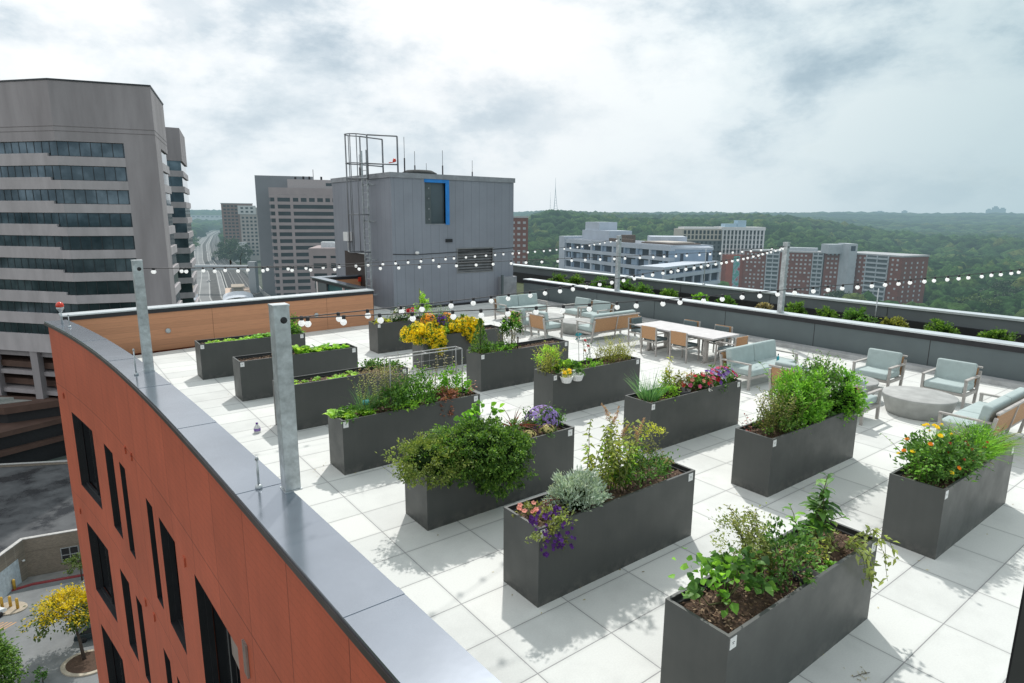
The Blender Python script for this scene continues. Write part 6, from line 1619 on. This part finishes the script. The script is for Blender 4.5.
# --- long red brick apartments
PALE = mat('pale_balcony', (.42,.46,.49), .8, 0, .1, .3, haze=HZ); SASH = mat('pale_sash_far', (.46,.48,.50), .5, 0, .3, .5, haze=HZ)
def brick_wing(label, x0, y0, x1, y1, ztop, z0=-62, depth=16, stacks=(), cols=14, mural=False, extra=None):
    L_ = math.hypot(x1-x0, y1-y0); an = math.atan2(y1-y0, x1-x0); t = bldg('brick_apartments', label, x0, y0, z0, an, group=None); H_ = ztop-z0
    m = MB(); m.box(0,L_,0,depth,0,H_); m.build('wall', REDB, t)
    m = MB(); m.box(-.3,L_+.3,-.3,depth+.3,H_,H_+.9); m.build('roof_edge', mat('roof_edge_pale',(.40,.41,.42),.8,haze=HZ), t)
    wq = []
    for q in fgrid(1, L_-1, 2, H_-.5, cols, 15, 1.25, 1.15, -.08):
        if any(a*L_-.8 < (q[0][0]+q[1][0])/2 < b*L_+.8 for a, b in stacks) or RNG.random() < .12: continue
        wq.append(q)
    windows(t, wq, SASH)
    for a, b in stacks:
        m = MB(); m.box(a*L_, b*L_, -.12, .02, 0, H_+.4); m.build('balcony_recess', mat('balcony_dark',(.10,.12,.13),.8,haze=HZ), t)
        for k in range(14):
            z = H_-1.9-2.76*k; m = MB(); m.box(a*L_, b*L_, -1.1, -.12, z-.25, z+.75); m.build('balcony', PALE, t)
        for f_ in (a, (a+b)/2, b):
            m = MB(); m.box(f_*L_-.3, f_*L_+.3, -.6, -.1, 0, H_+.5); m.build('balcony_wall', PALE, t)
    return t, L_, H_
t, L_, H_ = brick_wing('left wing of the long red brick apartments behind the tall grey post', 158, 428, 199, 402, -18.3, stacks=((.30,.46),(.88,1.0)), cols=18)
m = MB(); m.box(L_*.45, L_*.9, 4, 12, H_+.9, H_+3.0); m.build('roof_plant', PALE, t)
t, L_, H_ = brick_wing('right wing of the long red brick apartments with pale balcony stack', 208, 399, 225, 362, -18.0, stacks=((.46,.80),), cols=13, depth=24)
q = []
for k in range(14):
    for j in range(4): z = 4+2.76*k; y = 3+5.2*j; q.append([(L_+.08,y,z),(L_+.08,y+1.4,z),(L_+.08,y+1.4,z+1.2),(L_+.08,y,z+1.2)])
windows(t, q, SASH, 'end_window')
t, L_, H_ = brick_wing('narrow middle bay of the red brick apartments beside the white stair tower', 199.5, 401, 207, 396, -16.6, cols=3)
st_ = bldg('stair_tower', 'pale stair tower rising above the red brick apartments', 208, 396, -62)
m = MB(); m.box(-1.5,3.6,-10,4,0,50.5); m.build('shaft', PALE, st_); m = MB(); m.box(-10,6,-2,8,44,49.8); m.build('plant_room', PALE, st_); m = MB(); m.box(-.4,2.4,-10.1,-10,46.2,49.2); m.build('louver', OPEN, st_)
mb_ = bldg('mural_block', 'orange red block with a turquoise mural strip left of the brick apartments', 147, 431, -62)
m = MB(); m.box(0,14,0,12,0,40.5); m.build('wall', mat('orange_brick',(.36,.10,.06),.9,0,.08,.3,haze=HZ), mb_)
t_ = NT('mural'); mm_ = t_.ramp(t_.noise(.28, 3, .5, t_.obj()), [(.35,(.25,.45,.50)),(.47,(.05,.35,.25)),(.55,(.30,.50,.56)),(.66,(.45,.08,.08))]); MUR = t_.finish(t_.principled(mm_, .8), HZ)
m = MB(); m.box(5,9.6,-.15,0,0,40); m.build('mural_strip', MUR, mb_)
hs = bldg('far_house', 'small pale building peeping out of the woods beyond the brick apartments', 330, 800, -30); m = MB(); m.box(-12,12,0,14,-20,7); m.build('wall', FW, hs); m = MB(); m.prism([(-13,-1),(13,-1),(13,15),(-13,15)],7,8.2); m.build('roof', mat('house_roof',(.4,.42,.45),.8,haze=HZ), hs); windows(hs, fgrid(-10,10,2,6,5,1,1.6,1.6,-.1), FG)
lr = bldg('low_building', 'low grey roofed building between the blue block and the mural block', 77, 220, -55, -.05); m = MB(); m.box(-12,14,0,18,0,31); m.build('wall', mat('low_grey',(.28,.30,.33),.8,haze=HZ), lr); m = MB(); m.box(-12.5,14.5,-.5,18.5,31,32); m.build('roof', mat('low_roof',(.42,.45,.48),.8,haze=HZ), lr); windows(lr, fgrid(-11,13,22,30,8,2,1.8,1.6,-.1), FG)

# --- radio masts and skyline
MAST = mat('mast_steel', (.30,.31,.33), .6, .2, haze=3600)
def mast(label, x, y, h, w0, z0):
    t = thing('radio_mast', label, 'mast', W(x, y, z0), YAW); m = MB(); seg = 9
    for k in range(3):
        a = 2*PI*k/3; m.tube([(w0*math.cos(a)*(1-s_)**1.6, w0*math.sin(a)*(1-s_)**1.6, h*s_*.8) for s_ in np.linspace(0,.96,8)], w0*.075, 4, r1=w0*.05)
    m.tube([(0,0,h*.62),(0,0,h)], w0*.07, 4, r1=w0*.03)
    for s_ in np.linspace(.08,.85,seg):
        r_ = w0*(1-s_)**1.6
        for k in range(3):
            a, b = 2*PI*k/3, 2*PI*(k+1)/3; m.tube([(r_*math.cos(a),r_*math.sin(a),h*s_*.8),(r_*math.cos(b),r_*math.sin(b),h*s_*.8+.0)], w0*.04, 3)
    m.build('lattice', MAST, t); return t
mast('tall lattice radio mast on the horizon above the woods', 199, 3000, 165, 14, 16)
mast('shorter thin radio mast just left of the tall one', 176, 3000, 100, 5, 16)
SKY = mat('skyline', (.30,.32,.34), .8, haze=4200)
for (x, y, w_, h_, lab) in ((6740,9000,55,130,'far pale tower on the horizon, left of the distant cluster'),(6830,9000,70,165,'tallest far tower of the distant cluster on the horizon'),(6930,9000,75,145,'far broad block right in the distant cluster on the horizon'),(5200,9000,110,90,'faint long block on the horizon above the woods'),(5550,9000,60,100,'faint slim block on the horizon above the woods')):
    t = bldg('distant_tower', lab, x, y, 20, 0); m = MB(); m.box(-w_/2,w_/2,0,40,0,h_*.9); m.build('shaft', SKY, t); m = MB(); m.box(-w_/4,w_/4,5,30,h_*.9,h_); m.build('penthouse', SKY, t)

# --- trees that can be told apart beyond the parapet
TR = [(250,330,16,9,'pale rounded tree by the end of the red brick apartments'),(272,345,15,9,'mid green tree second from the end of the red brick apartments'),(252,285,15,10,'big near tree below the last string bulbs'),(290,330,16,10,'tall green tree right of the brick apartments'),(262,262,14,9,'near leafy tree at the right edge of the woods'),(225,290,12,7,'lower tree tucked under the end of the brick wing'),(300,380,17,10,'tree behind the near group at the right'),(187,352,13,9,'dark tree in front of the brick apartments balconies'),(196,350,11,7,'smaller dark tree in front of the brick apartments'),
      (12,300,13,6,'tree left of the blue wrapped building, nearest it'),(20,330,15,8,'dark tree between the brick tower and the blue wrapped building'),(10,380,16,9,'tall tree behind the brick tower'),(28,360,17,9,'rounded tree rising left of the blue wrapped building')]
for i, (x, y, h, r_, lab) in enumerate(TR):
    z0 = float(terrain(np.array(x), np.array(y)))
    tree(lab, x, y, h+ (4 if i < 7 else 6), r_, h*.5, G['farleaf_b'] if i in (0,2,4,5,9) else G['farleaf'], 2000, 1.5, .9, z0=z0, group='trees beyond the parapet')

# --- the woods out to the horizon: one mass
def ico(sub):
    bm = bmesh.new(); bmesh.ops.create_icosphere(bm, subdivisions=sub, radius=1); v = np.array([x.co[:] for x in bm.verts]); f = np.array([[y.index for y in x.verts] for x in bm.faces]); bm.free(); return v, f
def woods(name, r0, r1, sub, cell, az0, az1, m_, keep):
    v, f = ico(sub); nv = len(v); VV, FF, k = [], [], 0; r = r0
    variants = [v*(1+RNG.normal(0,.17,(nv,1)))*(1+.18*np.sin(v[:,[1,2,0]]*4+RNG.uniform(0,6,3)).sum(1,keepdims=True)/2) for _ in range(10)]
    while r < r1:
        c = cell(r); n = max(1, int(math.radians(az1-az0)*r/c)); az = np.radians(az0 + (az1-az0)*(np.arange(n)+RNG.uniform(-.4,.4,n))/n); rr = r+RNG.uniform(-.45,.45,n)*c
        x, y = rr*np.sin(az), rr*np.cos(az); z = terrain(x, y)
        for xx, yy, z_ in zip(x, y, z):
            if not keep(xx, yy): continue
            s_ = c*RNG.uniform(.48,.82); h_ = min(s_*RNG.uniform(.8,1.3), 11); base = z_ + min(10, 5+c*.4)*RNG.uniform(.7,1.15)
            a = RNG.uniform(0,6.28); va = variants[RNG.integers(10)]; ca, sa = math.cos(a), math.sin(a)
            q = np.stack([(va[:,0]*ca-va[:,1]*sa)*s_, (va[:,0]*sa+va[:,1]*ca)*s_, va[:,2]*h_], 1)
            w_ = np.stack([(q[:,0]+xx)*RGT.x+(q[:,1]+yy)*FWD.x, (q[:,0]+xx)*RGT.y+(q[:,1]+yy)*FWD.y, q[:,2]+base], 1)
            VV.append(w_); FF.append(f+k); k += nv
        r += c*.82
    V_ = np.concatenate(VV).astype(np.float32); F_ = np.concatenate(FF)
    me = bpy.data.meshes.new(name); me.vertices.add(len(V_)); me.vertices.foreach_set('co', V_.ravel()); me.loops.add(F_.size); me.loops.foreach_set('vertex_index', F_.astype(np.int32).ravel())
    me.polygons.add(len(F_)); me.polygons.foreach_set('loop_start', np.arange(0, F_.size, 3, dtype=np.int32)); me.polygons.foreach_set('loop_total', np.full(len(F_), 3, np.int32)); me.materials.append(m_); me.update(calc_edges=True)
    o = bpy.data.objects.new(name, me); COL.objects.link(o); tag(o, kind='stuff'); print(name, len(VV)); return o
def woodmat(name):
    t = NT(name); g = t.n('ShaderNodeNewGeometry')
    c = t.ramp(g.outputs['Random Per Island'], [(0,(.016,.045,.014)),(.5,(.033,.077,.020)),(.85,(.056,.108,.028)),(1,(.09,.115,.032))])
    c = t.mixc(1.0, c, t.ramp(t.noise(.35, 4, .7, t.pos()), [(.35,.45),(.65,1.5)]), 'MULTIPLY')
    c = t.mixc(1.0, c, t.ramp(t.noise(.006, 3, .5, t.pos()), [(.35,.75),(.65,1.2)]), 'MULTIPLY')
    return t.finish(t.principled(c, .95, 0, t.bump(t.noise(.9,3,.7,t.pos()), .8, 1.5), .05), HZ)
def keep1(x, y):
    if 135 < x < 290 and 345 < y < 462 and y < 462: return y > 455 or x > 262
    if 10 < x < 85 and y < 300: return False
    az = math.degrees(math.atan2(x, y))
    if az < -1: 
        return False if y < 900 else True
    if x < 16 and y < 352: return False
    if 300 < x < 360 and 730 < y < 812: return False
    return True
WM = woodmat('woods')
woods('woods', 300, 900, 2, lambda r: 8+.008*r, -3, 48, WM, keep1)
def keep2(x, y):
    az = math.degrees(math.atan2(x, y))
    for i in range(len(LE)-1):      # keep the highway corridor clear
        if LE[i][1]-40 < y < RE[i+1][1]+20:
            s_ = min(1, max(0, (y-LE[i][1])/(LE[i+1][1]-LE[i][1]))); lx = LE[i][0]+(LE[i+1][0]-LE[i][0])*s_
            if lx-12 < x < lx+46: return False
    if -1110 < x < -910 and 2050 < y < 2160: return False
    return True
woods('far_woods', 900, 6800, 1, lambda r: 6+.0135*r, -46, 50, WM, keep2)
